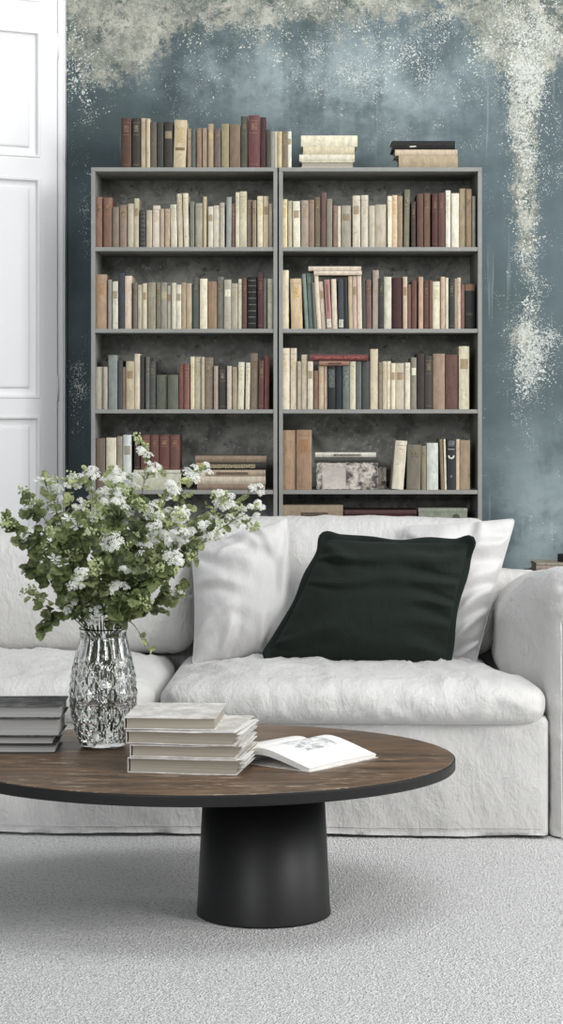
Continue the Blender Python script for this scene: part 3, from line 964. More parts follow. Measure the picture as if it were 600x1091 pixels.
# fifth shelf, right bookcase
z5 = SZ[5]; gp = 'books lying on the lowest shelf in view'
z = flat_px(301.3, 365.5, 538.3, 560.2, z5 + .0004, (150, 128, 104), 'thick tan book lying flat just above the sofa back', gp, style='title')
z = flat_px(366.7, 444.4, 549.8, 560.2, z5 + .0004, (112, 40, 44), 'dark red book lying under the black-red one above the sofa', gp)
z = flat_px(366.9, 444.2, 543.3, 549.4, z, (70, 26, 30), 'blackish red book lying on another red one above the sofa', gp)
def picture_box():
    Y = YB + .018
    a, b = PX(446, 0, Y).x, PX(498, 0, Y).x; h = PX(0, 541.6, Y).z - z5
    root = thing('storage_box', 'grey-green box with a small dark mark, above the sofa back', 'box', ((a + b) / 2, Y + .09, z5 + .0004))
    w = (b - a) / 2
    c = mesh_obj('body', bxm(-w, w, -.09, .09, 0, h * .96, bev=.002), M['book'], root); c.color = dye((132, 138, 129), BOOKGAIN)
    c = mesh_obj('lid', bxm(-w - .001, w + .001, -.0915, .091, h * .80, h, bev=.002), M['book'], root); c.color = dye((140, 146, 137), BOOKGAIN)
    bm = bmesh.new(); n = 12; x0, z0 = w * .55, h * .46
    bm.faces.new([bm.verts.new((x0 + .014 * math.cos(2 * math.pi * i / n) * (1 + .2 * math.sin(5 * i)), -.0925, z0 + .013 * math.sin(2 * math.pi * i / n))) for i in range(n)])
    e = mesh_obj('front_mark', bm, M['spine_marks'], root); e.color = dye((70, 72, 66))
picture_box()
# ------------------------------------------------------------------ soft things
def soft_box(x0, x1, y0, y1, z0, z1, res, rad, fn=None, clampz=None):
    """rounded box with a fine grid on every side; fn(p, normal) moves each point"""
    bm = bmesh.new()
    cx, cy, cz = (x0 + x1) / 2, (y0 + y1) / 2, (z0 + z1) / 2
    hx, hy, hz = (x1 - x0) / 2, (y1 - y0) / 2, (z1 - z0) / 2
    cache = {}
    def rnd(p):
        q = Vector((max(-hx + rad, min(hx - rad, p.x)), max(-hy + rad, min(hy - rad, p.y)), max(-hz + rad, min(hz - rad, p.z))))
        d = p - q
        n = d.normalized() if d.length > 1e-9 else Vector((0, 0, 1))
        return q + n * rad, n
    def V(p):
        k = (round(p.x, 5), round(p.y, 5), round(p.z, 5))
        if k not in cache:
            c, n = rnd(p)
            w = Vector((c.x + cx, c.y + cy, c.z + cz))
            if fn: w = fn(w, n)
            if clampz is not None and w.z < clampz: w.z = clampz
            cache[k] = bm.verts.new(w)
        return cache[k]
    def face(o, du, dv, lu, lv):
        nu = max(2, int(round(lu / res))); nv = max(2, int(round(lv / res)))
        for i in range(nu):
            for j in range(nv):
                a = [V(o + du * (lu * (i + s) / nu) + dv * (lv * (j + t) / nv)) for s, t in ((0, 0), (1, 0), (1, 1), (0, 1))]
                if len(set(a)) == 4:
                    try: bm.faces.new(a)
                    except ValueError: pass
    X, Y, Z = Vector((1, 0, 0)), Vector((0, 1, 0)), Vector((0, 0, 1))
    o = Vector((-hx, -hy, -hz))
    face(o, X, Z, 2 * hx, 2 * hz); face(o + Y * 2 * hy, X, Z, 2 * hx, 2 * hz)
    face(o, Y, Z, 2 * hy, 2 * hz); face(o + X * 2 * hx, Y, Z, 2 * hy, 2 * hz)
    face(o, X, Y, 2 * hx, 2 * hy); face(o + Z * 2 * hz, X, Y, 2 * hx, 2 * hy)
    return bm

def crumple(p, seed, amp):
    """linen creases: soft folds drawn out along two slanting directions over broad swellings"""
    x, y, z = p[0], p[1], p[2]
    w1 = nz(p, 4.0, seed + 2); w2 = nz(p, 7.0, seed + 5)
    a = mnoise.noise(Vector((x * 9 + z * 5 + y * 3 + 1.6 * w1, z * 3.2 - x * 1.5 + y * 2 + seed, seed * .7)))
    b = mnoise.noise(Vector((x * 15 - z * 9 - y * 5 + 1.8 * w2, z * 7 + x * 2.5 + y * 4 - seed, seed * 1.3)))
    a = (1 - abs(a) * 2.2); b = (1 - abs(b) * 2.2)
    return amp * (0.42 * max(0, a) ** 2 + 0.26 * max(0, b) ** 2 + 0.55 * w1)

sofa = thing('sofa', 'long sofa in a crumpled white linen slipcover with loose seat and back cushions', 'sofa', (0.752, 6.17, 0.0), math.radians(-2.2))
SL = M['white_linen']

def skirt_fn(p, n):
    if n.y < -0.3:
        t = max(0.0, 1 - p.z / 0.34)
        p.y -= 0.022 * t + 0.007 * t * math.sin(p.x * 9.0 + 1.2 * math.sin(p.x * 3.1)) + 0.010 * t * nz((p.x, 0, p.z * .4), 4.5, 2)
        p.y -= crumple((p.x * 1.2, 0, p.z), 4.0, 0.015)
    if p.z < 0.02: p.z = 0.004 + 0.010 * max(0.0, nz((p.x, p.y, 0), 2.2, 8.0)) + 0.003
    return p
bm = soft_box(-2.215, 0.012, 0.0, 0.84, -0.05, 0.345, 0.018, 0.02, skirt_fn)
mesh_obj('skirt', bm, SL, sofa, True)
# hem stitching along the skirt
bm = bmesh.new()
def hem_pt(x, z):
    p = skirt_fn(Vector((x, 0.0, z)), Vector((0, -1, 0))); return Vector((x, p.y - .0012, z))
tube(bm, [hem_pt(-2.19 + 2.18 * i / 170, 0.030) for i in range(171)], .0013, .0013, 5)
mesh_obj('hem', bm, SL, sofa, True)

def arm_fn(sgn):
    def fn(p, n):
        # p local with inner side at x = 0 for the right arm
        q = p.copy()
        x = q.x if sgn > 0 else -2.205 - q.x
        inner = 1.0 - smooth(0.0, 0.20, x)
        belly = smooth(0.30, 0.46, q.z) * (1 - 0.85 * smooth(0.58, 0.75, q.z)) 
        x -= inner * (0.125 * smooth(0.02, 0.42, q.y)) * smooth(0.26, 0.42, q.z) * (0.35 + 0.65 * belly)
        out = smooth(0.18, 0.33, x)
        x += out * 0.035 * smooth(0.1, 0.5, q.z)
        top = smooth(0.55, 0.74, q.z)
        q.z -= top * 0.035 * smooth(0.1, 0.8, q.y)
        q.z += top * 0.010 * math.sin(q.y * 7)
        c = crumple((q.x * 1.1, q.y, q.z), 12.0 + sgn, 0.010)
        q2 = Vector((x if sgn > 0 else -2.205 - x, q.y, q.z)) + n * c
        if n.y < -0.3:
            t = max(0.0, 1 - q.z / 0.34)
            q2.y -= 0.022 * t + 0.006 * t * math.sin(q.x * 22)
            # gathers fanning out from the top of the front panel
            ang = math.atan2(q.z - 0.70, (x - 0.16))
            q2.y -= 0.006 * smooth(0.42, 0.70, q.z) * math.sin(ang * 16 + 1.0)
        if q2.z < 0.02: q2.z = 0.005
        return q2
    return fn
bm = soft_box(0.016, 0.335, -0.012, 0.90, -0.10, 0.745, 0.016, 0.085, arm_fn(1))
arm = mesh_obj('arm', bm, SL, sofa, True)
pts = [arm_fn(1)(Vector((0.045, -0.012, 0.02 + 0.60 * i / 60)), Vector((0, -1, 0))) - Vector((0, .002, 0)) for i in range(61)]
pts += [arm_fn(1)(Vector((0.045 + .06 * math.sin(a) , -0.012 + .02 * (1 - math.cos(a)), 0.62 + .09 * math.sin(a))), Vector((0, -1, 0.3)).normalized()) - Vector((0, .002, 0)) for a in [k * .13 for k in range(1, 10)]]
bm = bmesh.new(); tube(bm, pts, .0024, .0024, 6); mesh_obj('piping', bm, SL, arm, True)
bm = soft_box(-2.205 - 0.335, -2.205 - 0.016, -0.012, 0.90, -0.10, 0.745, 0.03, 0.085, arm_fn(-1))
mesh_obj('arm', bm, SL, sofa, True)
def back_fn(p, n):
    q = p + n * crumple((p.x, p.y, p.z), 31.0, 0.008)
    if q.z < 0.02: q.z = 0.005
    return q
bm = soft_box(-2.30, 0.06, 0.79, 0.915, -0.05, 0.70, 0.03, 0.045, back_fn)
mesh_obj('back', bm, SL, sofa, True)

def seat_fn(x0, x1, seed, right):
    def fn(p, n):
        u = (p.x - x0) / (x1 - x0) * 2 - 1; v = (p.y + 0.05) / 0.76 * 2 - 1
        q = p.copy()
        tw = max(0.0, n.z); fw = max(0.0, -n.y)
        q.z += tw * (0.034 * (1 - abs(u) ** 3) * (1 - abs(v) ** 3) + (crumple((p.x, p.y * 1.2, 0), seed, 0.022) - 0.006) * (1 - smooth(.94, 1.0, abs(u))))
        q.y -= fw * (0.016 * (1 - abs(u) ** 4) + crumple((p.x * 1.2, 0, p.z * 1.4), seed + 5, 0.019) * (1 - smooth(.95, 1.0, abs(u))) + 0.006 * math.sin(p.x * 34 + 5 * nz((p.x, 0, p.z), 3.0, seed)) * smooth(.36, .45, p.z))
        # corners pulled in a little
        q.y += 0.020 * abs(u) ** 8 * (1 - smooth(.15, .45, p.y))
        if right and u > 0.4:
            q.x -= 0.125 * smooth(0.02, 0.50, p.y) * smooth(.4, 1.0, u)
        q.z -= 0.012 * smooth(0.75, 1.0, abs(u)) * tw
        return q
    return fn
bm = soft_box(-1.103, 0.004, -0.05, 0.71, 0.322, 0.442, 0.0125, 0.052, seat_fn(-1.103, 0.004, 1.0, True))
mesh_obj('seat_cushion', bm, SL, sofa, True)
bm = soft_box(-2.205, -1.117, -0.05, 0.71, 0.322, 0.442, 0.016, 0.052, seat_fn(-2.205, -1.117, 17.0, False))
mesh_obj('seat_cushion', bm, SL, sofa, True)

def backc(x0, x1, ztop, seed, lean=0.15):
    def fn(p, n):
        u = (p.x - x0) / (x1 - x0) * 2 - 1; w = (p.z - 0.44) / (ztop - 0.44) * 2 - 1
        q = p.copy()
        if n.y < 0: q.y -= 0.060 * max(0, 1 - u * u * u * u) * max(0, 1 - (w * .95) ** 2) * -n.y
        q += n * crumple((p.x, p.y, p.z), seed, 0.011)
        q.y += (p.z - 0.44) * lean
        q.z -= 0.018 * abs(u) ** 6 * (1 if w > 0 else 0)
        q.z += 0.006 * nz((p.x, 0, 0), 4, seed) * max(0, w)
        return q
    return soft_box(x0, x1, 0.625, 0.80, 0.445, ztop, 0.016, 0.060, fn)
mesh_obj('back_cushion', backc(-1.045, -0.10, 0.876, 41.0), SL, sofa, True)
mesh_obj('back_cushion', backc(-2.17, -1.06, 0.842, 47.0, -0.16), SL, sofa, True)

# ------------------------------------------------------------------ throw pillows
import numpy as np
def inflate(n, pressure, seed, steps=150, iters=8, slack=1.02):
    """two square sheets sewn along the border and blown up; returns two (n+1, n+1, 3) grids"""
    rs = np.random.RandomState(seed)
    u = np.linspace(-1, 1, n + 1)
    X = np.zeros((2, n + 1, n + 1, 3)); X[..., 0] = u[None, :, None]; X[..., 1] = u[None, None, :]
    X[0, 1:-1, 1:-1, 2] += .02; X[1, 1:-1, 1:-1, 2] -= .02
    ph = rs.rand(12) * 6.28
    for s, sg in ((0, 1), (1, -1)):
        U, Vv = np.meshgrid(u, u, indexing='ij')
        w = sum(np.sin((2 + k) * (U * math.cos(k * 1.9) + Vv * math.sin(k * 1.9)) + ph[k + 6 * s]) for k in range(6)) * .010
        X[s, 1:-1, 1:-1, 2] += w[1:-1, 1:-1]
    V0 = np.zeros_like(X); h = 2.0 / n
    L1, L2, L3 = h * slack, h * slack * 2 ** .5, 2 * h * slack
    def con(A, B, L, k):
        d = B - A; l = np.sqrt((d * d).sum(-1, keepdims=True)) + 1e-9
        c = d * ((l - L) / l) * (.5 * k)
        return c
    def weld():
        for sl in ((slice(None), 0), (slice(None), -1), (0, slice(None)), (-1, slice(None))):
            m = (X[0][sl] + X[1][sl]) * .5; X[0][sl] = m; X[1][sl] = m
    for st in range(steps):
        P = X.copy()
        gx = np.gradient(X, axis=1); gy = np.gradient(X, axis=2)
        N = np.cross(gx, gy); N /= np.linalg.norm(N, axis=-1, keepdims=True) + 1e-9
        N[1] *= -1
        V0 = V0 * .93 + N * pressure
        X += V0
        for it in range(iters):
            for p in (0, 1):
                a, b = X[:, p:-1:2], X[:, p + 1::2]; m = min(a.shape[1], b.shape[1]); c = con(a[:, :m], b[:, :m], L1, 1); a[:, :m] += c; b[:, :m] -= c
                a, b = X[:, :, p:-1:2], X[:, :, p + 1::2]; m = min(a.shape[2], b.shape[2]); c = con(a[:, :, :m], b[:, :, :m], L1, 1); a[:, :, :m] += c; b[:, :, :m] -= c
                a, b = X[:, p:-1:2, :-1], X[:, p + 1::2, 1:]; m = min(a.shape[1], b.shape[1]); c = con(a[:, :m], b[:, :m], L2, .5); a[:, :m] += c; b[:, :m] -= c
                a, b = X[:, p:-1:2, 1:], X[:, p + 1::2, :-1]; m = min(a.shape[1], b.shape[1]); c = con(a[:, :m], b[:, :m], L2, .5); a[:, :m] += c; b[:, :m] -= c
            for q in range(4):
                a, b = X[:, q:-2:4], X[:, q + 2::4]; m = min(a.shape[1], b.shape[1]); c = con(a[:, :m], b[:, :m], L3, .14); a[:, :m] += c; b[:, :m] -= c
                a, b = X[:, :, q:-2:4], X[:, :, q + 2::4]; m = min(a.shape[2], b.shape[2]); c = con(a[:, :, :m], b[:, :, :m], L3, .14); a[:, :, :m] += c; b[:, :, :m] -= c
            weld()
        V0 = (X - P) * .9
    return X

def pillow(name, label, corners, thick, mat, seed, pressure=.004, N=56, flange=None, slack=1.02, sag=0.10, fill=.65, spin=0, folds=()):
    bl, br, tr, tl = [PX(*c) for c in corners]
    base = (bl + br) / 2
    root = thing(name, label, 'pillow', base, 0)
    nrm = (br - bl).cross(tl - bl).normalized()
    if nrm.y > 0: nrm = -nrm
    X = inflate(N, pressure, seed, slack=slack)
    if spin: X = np.stack([np.rot90(X[s], spin, (0, 1)) for s in (0, 1)]); 
    if spin % 2:
        X = X.copy(); X[..., [0, 1]] = X[..., [1, 0]]
    X = X.copy()
    # grid axes back to -1..1 at the corners
    e = max(abs(X[0, 0, 0, 0]), abs(X[0, -1, -1, 0]), abs(X[0, 0, 0, 1])); zmax = abs(X[..., 2]).max()
    if X[0, 0, 0, 0] > X[0, -1, 0, 0]: X[..., 0] *= -1
    if X[0, 0, 0, 1] > X[0, 0, -1, 1]: X[..., 1] *= -1
    X[..., :2] /= e; X[..., 2] *= thick / 2 / zmax
    # ease the hollow sides outward so the pillow looks well filled
    ev = np.interp(np.linspace(-1, 1, 201), X[0, -1, :, 1], X[0, -1, :, 0]); eh = np.interp(np.linspace(-1, 1, 201), X[0, :, -1, 0], X[0, :, -1, 1])
    def ease(u, v):
        k = (max(-1, min(1, v)) + 1) * 100; i = min(199, int(k)); e1 = ev[i] + (ev[i + 1] - ev[i]) * (k - i)
        k = (max(-1, min(1, u)) + 1) * 100; i = min(199, int(k)); e2 = eh[i] + (eh[i + 1] - eh[i]) * (k - i)
        return u * (1 + fill * (1 / e1 - 1)), v * (1 + fill * (1 / e2 - 1))
    def foldh(u, v):
        d = 0.0
        for (a0, b0, a1, b1, amp, wd) in folds:
            amp *= 1.5
            dx, dy = a1 - a0, b1 - b0; L = math.hypot(dx, dy)
            wob = .05 * math.sin(5 * u + 3 * v + a0 * 9)
            t = ((u - a0) * dx + (v - b0) * dy) / (L * L); s = ((u - a0) * dy - (v - b0) * dx) / L + wob
            if -.25 < t < 1.25:
                k = smooth(-.25, .15, t) * (1 - smooth(.75, 1.25, t)); w = wd * (.6 + .8 * t)
                d += amp * k * (math.exp(-(s / w) ** 2) - .75 * math.exp(-((s - 1.5 * w) / w) ** 2))
        d += .006 * mnoise.noise(Vector((u * 2.3 + seed, v * 2.3, seed))) + .003 * mnoise.noise(Vector((u * 5 + 2 * v + seed, v * 4 - u, seed)))
        return d
    def place(c):
        u, v, h = float(c[0]), float(c[1]), float(c[2])
        if h > 0: h += foldh(u, v) * min(1.0, h / (thick * .14))
        u, v = ease(u, v)
        v -= sag * max(0, 1 - v * v) * abs(h) / (thick / 2) * .9
        h *= 1 + .22 * max(-1, -v) * .9 if v < 0 else 1 - .10 * v
        s, t = (u + 1) / 2, (v + 1) / 2
        return bl * (1 - s) * (1 - t) + br * s * (1 - t) + tr * s * t + tl * (1 - s) * t + nrm * h - base
    bm = bmesh.new(); grids = []
    for side in (0, 1):
        g = []
        for i in range(N + 1):
            g.append([grids[0][i][j] if side and (i in (0, N) or j in (0, N)) else bm.verts.new(place(X[side, i, j])) for j in range(N + 1)])
        grids.append(g)
        for i in range(N):
            for j in range(N): bm.faces.new((g[i][j], g[i + 1][j], g[i + 1][j + 1], g[i][j + 1]))
    c = mesh_obj('cover', bm, M[mat], root, True)
    md = c.modifiers.new('smooth_cloth', 'SUBSURF'); md.levels = 1; md.render_levels = 2
    idx = [(i, 0) for i in range(N)] + [(N, j) for j in range(N)] + [(i, N) for i in range(N, 0, -1)] + [(0, j) for j in range(N, 0, -1)]
    pts = [place(X[0, i, j]) for i, j in idx]
    # light smoothing of the seam line
    for _ in range(3): pts = [(pts[k - 1] + pts[k] * 2 + pts[(k + 1) % len(pts)]) / 4 for k in range(len(pts))]
    if flange:
        bm = bmesh.new(); ro = []; ctr = sum(pts, Vector()) / len(pts)
        for k, q in enumerate(pts):
            tg = (pts[(k + 1) % len(pts)] - pts[k - 1]).normalized(); out = tg.cross(nrm).normalized()
            if out.dot(q - ctr) < 0: out = -out
            u, v = X[0][idx[k]][0], X[0][idx[k]][1]
            corner = smooth(.75, 1.0, abs(u)) * smooth(.75, 1.0, abs(v)) * (1 if v > 0 else .3)
            wv = 0.006 * math.sin(k * .33 + seed) + 0.004 * math.sin(k * .13) + .016 * corner
            w = flange * (1 + .22 * math.sin(k * .21) + .5 * corner)
            ro.append([bm.verts.new(x) for x in (q - out * .004 + nrm * .003, q + out * w * .5 + nrm * (wv * .5 + .002), q + out * w + nrm * wv, q + out * w + nrm * (wv - .003), q - out * .004 - nrm * .003)])
        for k in range(len(ro)):
            for a in range(4): bm.faces.new((ro[k][a], ro[(k + 1) % len(ro)][a], ro[(k + 1) % len(ro)][a + 1], ro[k][a + 1]))
        mesh_obj('flange', bm, M['green_trim'], root, True)
    else:
        bm = bmesh.new(); tube(bm, pts + [pts[0]], .0024, .0024, 6); mesh_obj('seam', bm, M[mat], root, True)
    return root
pillow('throw_pillow', 'white linen throw pillow leaning at the middle of the sofa, left of the green one',
       [(205, 709, 6.58), (326, 700, 6.66), (306, 551, 6.80), (203, 582, 6.79)], 0.21, 'pillow_linen', 2, slack=1.05,
       folds=[(-.75, .80, .15, .30, .013, .10), (-.2, .88, .45, .42, .012, .08), (.25, .92, .62, .35, .010, .07), (-.9, .25, -.1, .12, .009, .09), (.85, .75, .55, -.2, .010, .09),
              (-.85, -.45, -.2, -.15, .008, .10), (-.5, -.9, -.35, -.35, .008, .08), (.1, -.9, .2, -.4, .007, .09), (-.45, .55, .05, .70, .008, .06)])
pillow('throw_pillow', 'white linen throw pillow behind the green one, against the sofa arm',
       [(398, 708, 6.68), (505, 713, 6.65), (549, 553, 6.80), (430, 560, 6.82)], 0.20, 'pillow_linen', 5, slack=1.05, fill=.9,
       folds=[(.9, .75, .1, .35, .014, .09), (.95, .45, .3, .05, .012, .09), (.92, .1, .35, -.25, .011, .08), (.9, -.25, .4, -.55, .010, .08), (-.8, .85, -.1, .55, .010, .08), (.3, .95, .45, .5, .009, .08), (.85, -.7, .45, -.8, .008, .06)])
pillow('throw_pillow', 'dark green linen throw pillow with a floppy flanged edge, in front of white ones',
       [(284, 700, 6.52), (475, 713, 6.46), (502, 578, 6.60), (346, 574, 6.64)], 0.16, 'green_linen', 3, flange=0.016, slack=1.04, fill=.75,
       folds=[(.95, .85, .15, .45, .013, .09), (.97, .40, .25, .22, .013, .07), (.95, -.05, .30, .0, .012, .07), (.95, -.42, .35, -.25, .010, .08), (-.9, .62, .35, .60, .010, .07), (-.7, .25, .3, .28, .007, .07),
              (-.95, .85, -.4, .5, .011, .08), (-.9, -.75, -.35, -.5, .009, .08), (.9, -.85, .5, -.6, .009, .07)])

# ------------------------------------------------------------------ coffee table
TZ = 0.362
def table():
    c = Vector((PX(215, 0, 5.39).x, 5.385, 0)); A, B = 0.632, 0.545
    root = thing('coffee_table', 'low oval coffee table with a worn brown wood top and black pedestal', 'coffee table', (c.x, c.y, 0))
    n = 128
    def ell(a, b, z): return [bm.verts.new((a * math.cos(2 * math.pi * i / n), b * math.sin(2 * math.pi * i / n), z)) for i in range(n)]
    bm = bmesh.new()
    r0 = ell(A - .008, B - .008, TZ - .004); r1 = ell(A - .0045, B - .0045, TZ - .0012); r2 = ell(A - .006, B - .006, TZ); 
    bm.faces.new(r2); bm.faces.new(r0[::-1])
    for a, b in ((r0, r1), (r1, r2)):
        for i in range(n): bm.faces.new((a[i], a[(i + 1) % n], b[(i + 1) % n], b[i]))
    mesh_obj('tabletop', bm, M['oak'], root)
    bm = bmesh.new()
    th = 0.028
    rs = [ell(A - .0045, B - .0045, TZ - .0012), ell(A - .0005, B - .0005, TZ - .0025), ell(A, B, TZ - .005), ell(A, B, TZ - th + .003), ell(A - .003, B - .003, TZ - th)]
    for a, b in zip(rs, rs[1:]):
        for i in range(n): bm.faces.new((a[i], a[(i + 1) % n], b[(i + 1) % n], b[i]))
    bm.faces.new(rs[-1]); inn = ell(A - .0052, B - .0052, TZ - .0045)
    for i in range(n): bm.faces.new((rs[0][i], rs[0][(i + 1) % n], inn[(i + 1) % n], inn[i]))
    mesh_obj('rim', bm, M['black'], root, False)
    pc = PX(281, 0, 5.255)
    bm = bmesh.new()
    lathe(bm, [(0.1635, 0.002), (0.1635, 0.006), (0.162, 0.012), (0.1465, TZ - th - .0005)], 96, True)
    p = mesh_obj('pedestal', bm, M['black'], root, True); p.location = (pc.x - c.x, 5.255 - c.y, 0)
    return root
table()

# ------------------------------------------------------------------ books on the table
def lie(x, y, z, w, d, th, rot, label, group, cover, pages='pages_flat', col=None, hinge='left', splay=0.0, fan=0.0, curl=0.0):
    """book lying flat at its front left corner, turned by rot; fore edge to the viewer"""
    root = thing('book', label, 'book', (x, y, z), math.radians(rot), group)
    t = .0022
    def sheet(name, zz, tt, mat, ins=0.0, bend=0.0):
        bm = bmesh.new(); nx, ny = 14, 8; g = []
        for s in (0, 1):
            rows = []
            for i in range(nx + 1):
                r_ = []
                for j in range(ny + 1):
                    u = ins + (w - 2 * ins) * i / nx; v = ins + (d - 2 * ins) * j / ny
                    h = bend * smooth(.55, 1, i / nx) + .0010 * nz((u * 9, v * 9, zz * 50), 1.0, 3)
                    r_.append(bm.verts.new((u, v, zz + s * tt + h)))
                rows.append(r_)
            g.append(rows)
        for s in (0, 1):
            for i in range(nx):
                for j in range(ny): bm.faces.new((g[s][i][j], g[s][i + 1][j], g[s][i + 1][j + 1], g[s][i][j + 1]))
        rim = [(i, 0) for i in range(nx)] + [(nx, j) for j in range(ny)] + [(i, ny) for i in range(nx, 0, -1)] + [(0, j) for j in range(ny, 0, -1)]
        for k in range(len(rim)):
            a, b = rim[k], rim[(k + 1) % len(rim)]
            bm.faces.new((g[0][a[0]][a[1]], g[0][b[0]][b[1]], g[1][b[0]][b[1]], g[1][a[0]][a[1]]))
        o = mesh_obj(name, bm, M[cover] if name != 'page_block' else M[pages], root)
        if col: o.color = dye(col, 1.3)
        return o
    sheet('back_cover', 0, t, cover)
    # page block with a slightly hollow fore edge and loosened corner on the right
    bm = bmesh.new(); nx, nz_ = 12, 6; lays = []
    for k in range(nz_ + 1):
        f = k / nz_; zz = t + (th - 2 * t) * f
        hol = .0035 * math.sin(math.pi * f)
        xr = w - .004 + splay * f * (1 if f < .99 else .96)
        lays.append([(.004, .004 + hol, zz), (xr, .004 + hol - .004 * f * (splay > 0), zz + fan * f), (xr - .002 - splay * .3, d - .004, zz), (.004, d - .004, zz)])
    vs = [[bm.verts.new(p) for p in l] for l in lays]
    for a, b in zip(vs, vs[1:]):
        for i in range(4): bm.faces.new((a[i], a[(i + 1) % 4], b[(i + 1) % 4], b[i]))
    bm.faces.new(vs[0][::-1]); bm.faces.new(vs[-1])
    mesh_obj('page_block', bm, M[pages], root)
    sheet('front_cover', th - t, t, cover, 0.0, fan + curl)
    bm = bmesh.new(); box(bm, -.0015, .0, 0, d, 0, th) if hinge == 'left' else box(bm, 0, w, d, d + .0015, 0, th)
    s = mesh_obj('spine', bm, M[cover], root)
    if col: s.color = dye(col, 1.3)
    if splay > 0:      # a few loose leaves standing out of the short side
        bm = bmesh.new()
        for k in range(7):
            f = .25 + .1 * k; zz = t + (th - 2 * t) * f
            q = [(w - .03, .012, zz), (w + .006 + .016 * random.random(), .006, zz + .004 + .006 * random.random()), (w + .010 + .014 * random.random(), d * .80, zz + .004 + .005 * random.random()), (w - .03, d * .8, zz)]
            a = [bm.verts.new(p) for p in q]; b = [bm.verts.new((p[0], p[1], p[2] + .0004)) for p in q]
            bm.faces.new(a[::-1]); bm.faces.new(b)
            for i in range(4): bm.faces.new((a[i], a[(i + 1) % 4], b[(i + 1) % 4], b[i]))
        mesh_obj('loose_leaves', bm, M['white_page'], root)
    return root
plain('white_page', (240, 239, 236), 0.8, 0.03, 20.0)
plain('grey_board', (120, 120, 118), 0.7, 0.15, 40.0)
plain('dark_board', (62, 61, 60), 0.7, 0.2, 40.0)
gp = 'worn paperbacks stacked on the coffee table'
def at_table(px, py, z=TZ):
    Y = F * (EYE - z) / (py - HOR); return PX(px, py, Y)
p = at_table(136.5, 823.5)
st = [(136.5, 825.5, .262, .290, .036, -9.0, 'worn paperback at the bottom of the centre stack, pages fanning toward the open book', .012, .0),
      (139.0, 0, .252, .282, .029, -7.5, 'worn paperback second from the bottom of the centre stack', .020, .002),
      (134.5, 0, .258, .280, .031, -9.5, 'wide worn paperback under the topmost one of the centre stack', .014, .002),
      (132.5, 0, .218, .255, .029, -4.0, 'pale paperback with a rubbed cover, topmost of the centre stack', .0, .0)]
z = TZ + .0005
for k, (px, _, w, d, th, rot, lab, spl, fan) in enumerate(st):
    X = (px - 300) / F * p.y
    lie(X, p.y + .004 * k, z, w, d, th, rot, lab, gp, 'worn_white', 'pages_flat', splay=spl, fan=fan, curl=0)
    z += th + .0012 + fan * .4
gp = 'grey books stacked near the table end'
p = at_table(62, 802.5)
z = TZ + .0005
for k, (dx, w, d, th, cov, lab) in enumerate([(-.006, .215, .165, .021, 'dark_board', 'thin dark book at the bottom of the grey stack left of the vase'),
                                              (-.012, .215, .165, .020, 'dark_board', 'thin dark book second from the bottom of the grey stack'),
                                              (.004, .235, .175, .044, 'worn_grey', 'thick grey book under the topmost one of the grey stack'),
                                              (.010, .238, .185, .030, 'worn_grey', 'grey book with a rubbed cover, topmost of the stack left of the vase')]):
    lie(p.x + dx - w, p.y - .002 * k, z, w, d, th, [0, .6, -.5, .4][k], lab, gp, cov, 'pages_grey')
    z += th + .0012

def open_book():
    A = Vector((-.088, 5.262, 0)); ang = math.radians(-38.5); dy = Vector((-math.sin(ang), math.cos(ang), 0)); gut = A + dy * .135
    root = thing('open_book', 'open paperback with printed pages lying face up on the table', 'book', (gut.x, gut.y, TZ + .0005), ang)
    D = .270   # page height runs along local y, pages turn left and right of x = 0
    def half(sgn, W, hmax, base, name, mat, n=22, m=10):
        bm = bmesh.new(); top = []; bot = []
        for i in range(n + 1):
            t = i / n
            if sgn > 0: h = base + hmax * (math.sin(math.pi * min(1, t * 1.0) ** .55)) * (1 - .25 * t) if t > 0 else base * .6
            else: h = base + hmax * math.sin(math.pi * t ** .6) * (1 - .3 * t)
            h = max(h, .0028 + .0 * t)
            x = sgn * W * t
            top.append([bm.verts.new((x, -D / 2 + D * j / m, h + .0025 * math.sin(j / m * 3.1) * t)) for j in range(m + 1)])
            bot.append([bm.verts.new((x * .985, -D / 2 + D * j / m, max(.0016, (h - base - .003) * (.86 if t < .9 else .7)))) for j in range(m + 1)])
        for i in range(n):
            for j in range(m):
                f = bm.faces.new((top[i][j], top[i + 1][j], top[i + 1][j + 1], top[i][j + 1])); f.material_index = 0
                f = bm.faces.new((bot[i][j + 1], bot[i + 1][j + 1], bot[i + 1][j], bot[i][j])); f.material_index = 1
            for j, a in ((0, 1), (m, -1)):
                f = bm.faces.new((top[i][j], bot[i][j], bot[i + 1][j], top[i + 1][j])); f.material_index = 1
        for j in range(m):
            f = bm.faces.new((top[n][j], top[n][j + 1], bot[n][j + 1], bot[n][j])); f.material_index = 1
            f = bm.faces.new((top[0][j], bot[0][j], bot[0][j + 1], top[0][j + 1])); f.material_index = 1
        return mesh_obj(name, bm, [M[mat], M['white_page']], root, False)
    half(1, .198, .036, .009, 'page_block', 'print'); half(-1, .150, .026, .007, 'page_block', 'white_page')
    bm = bmesh.new(); box(bm, -.154, .202, -D / 2 - .003, D / 2 + .003, 0, .0014); mesh_obj('cover', bm, M['worn_white'], root)
open_book()

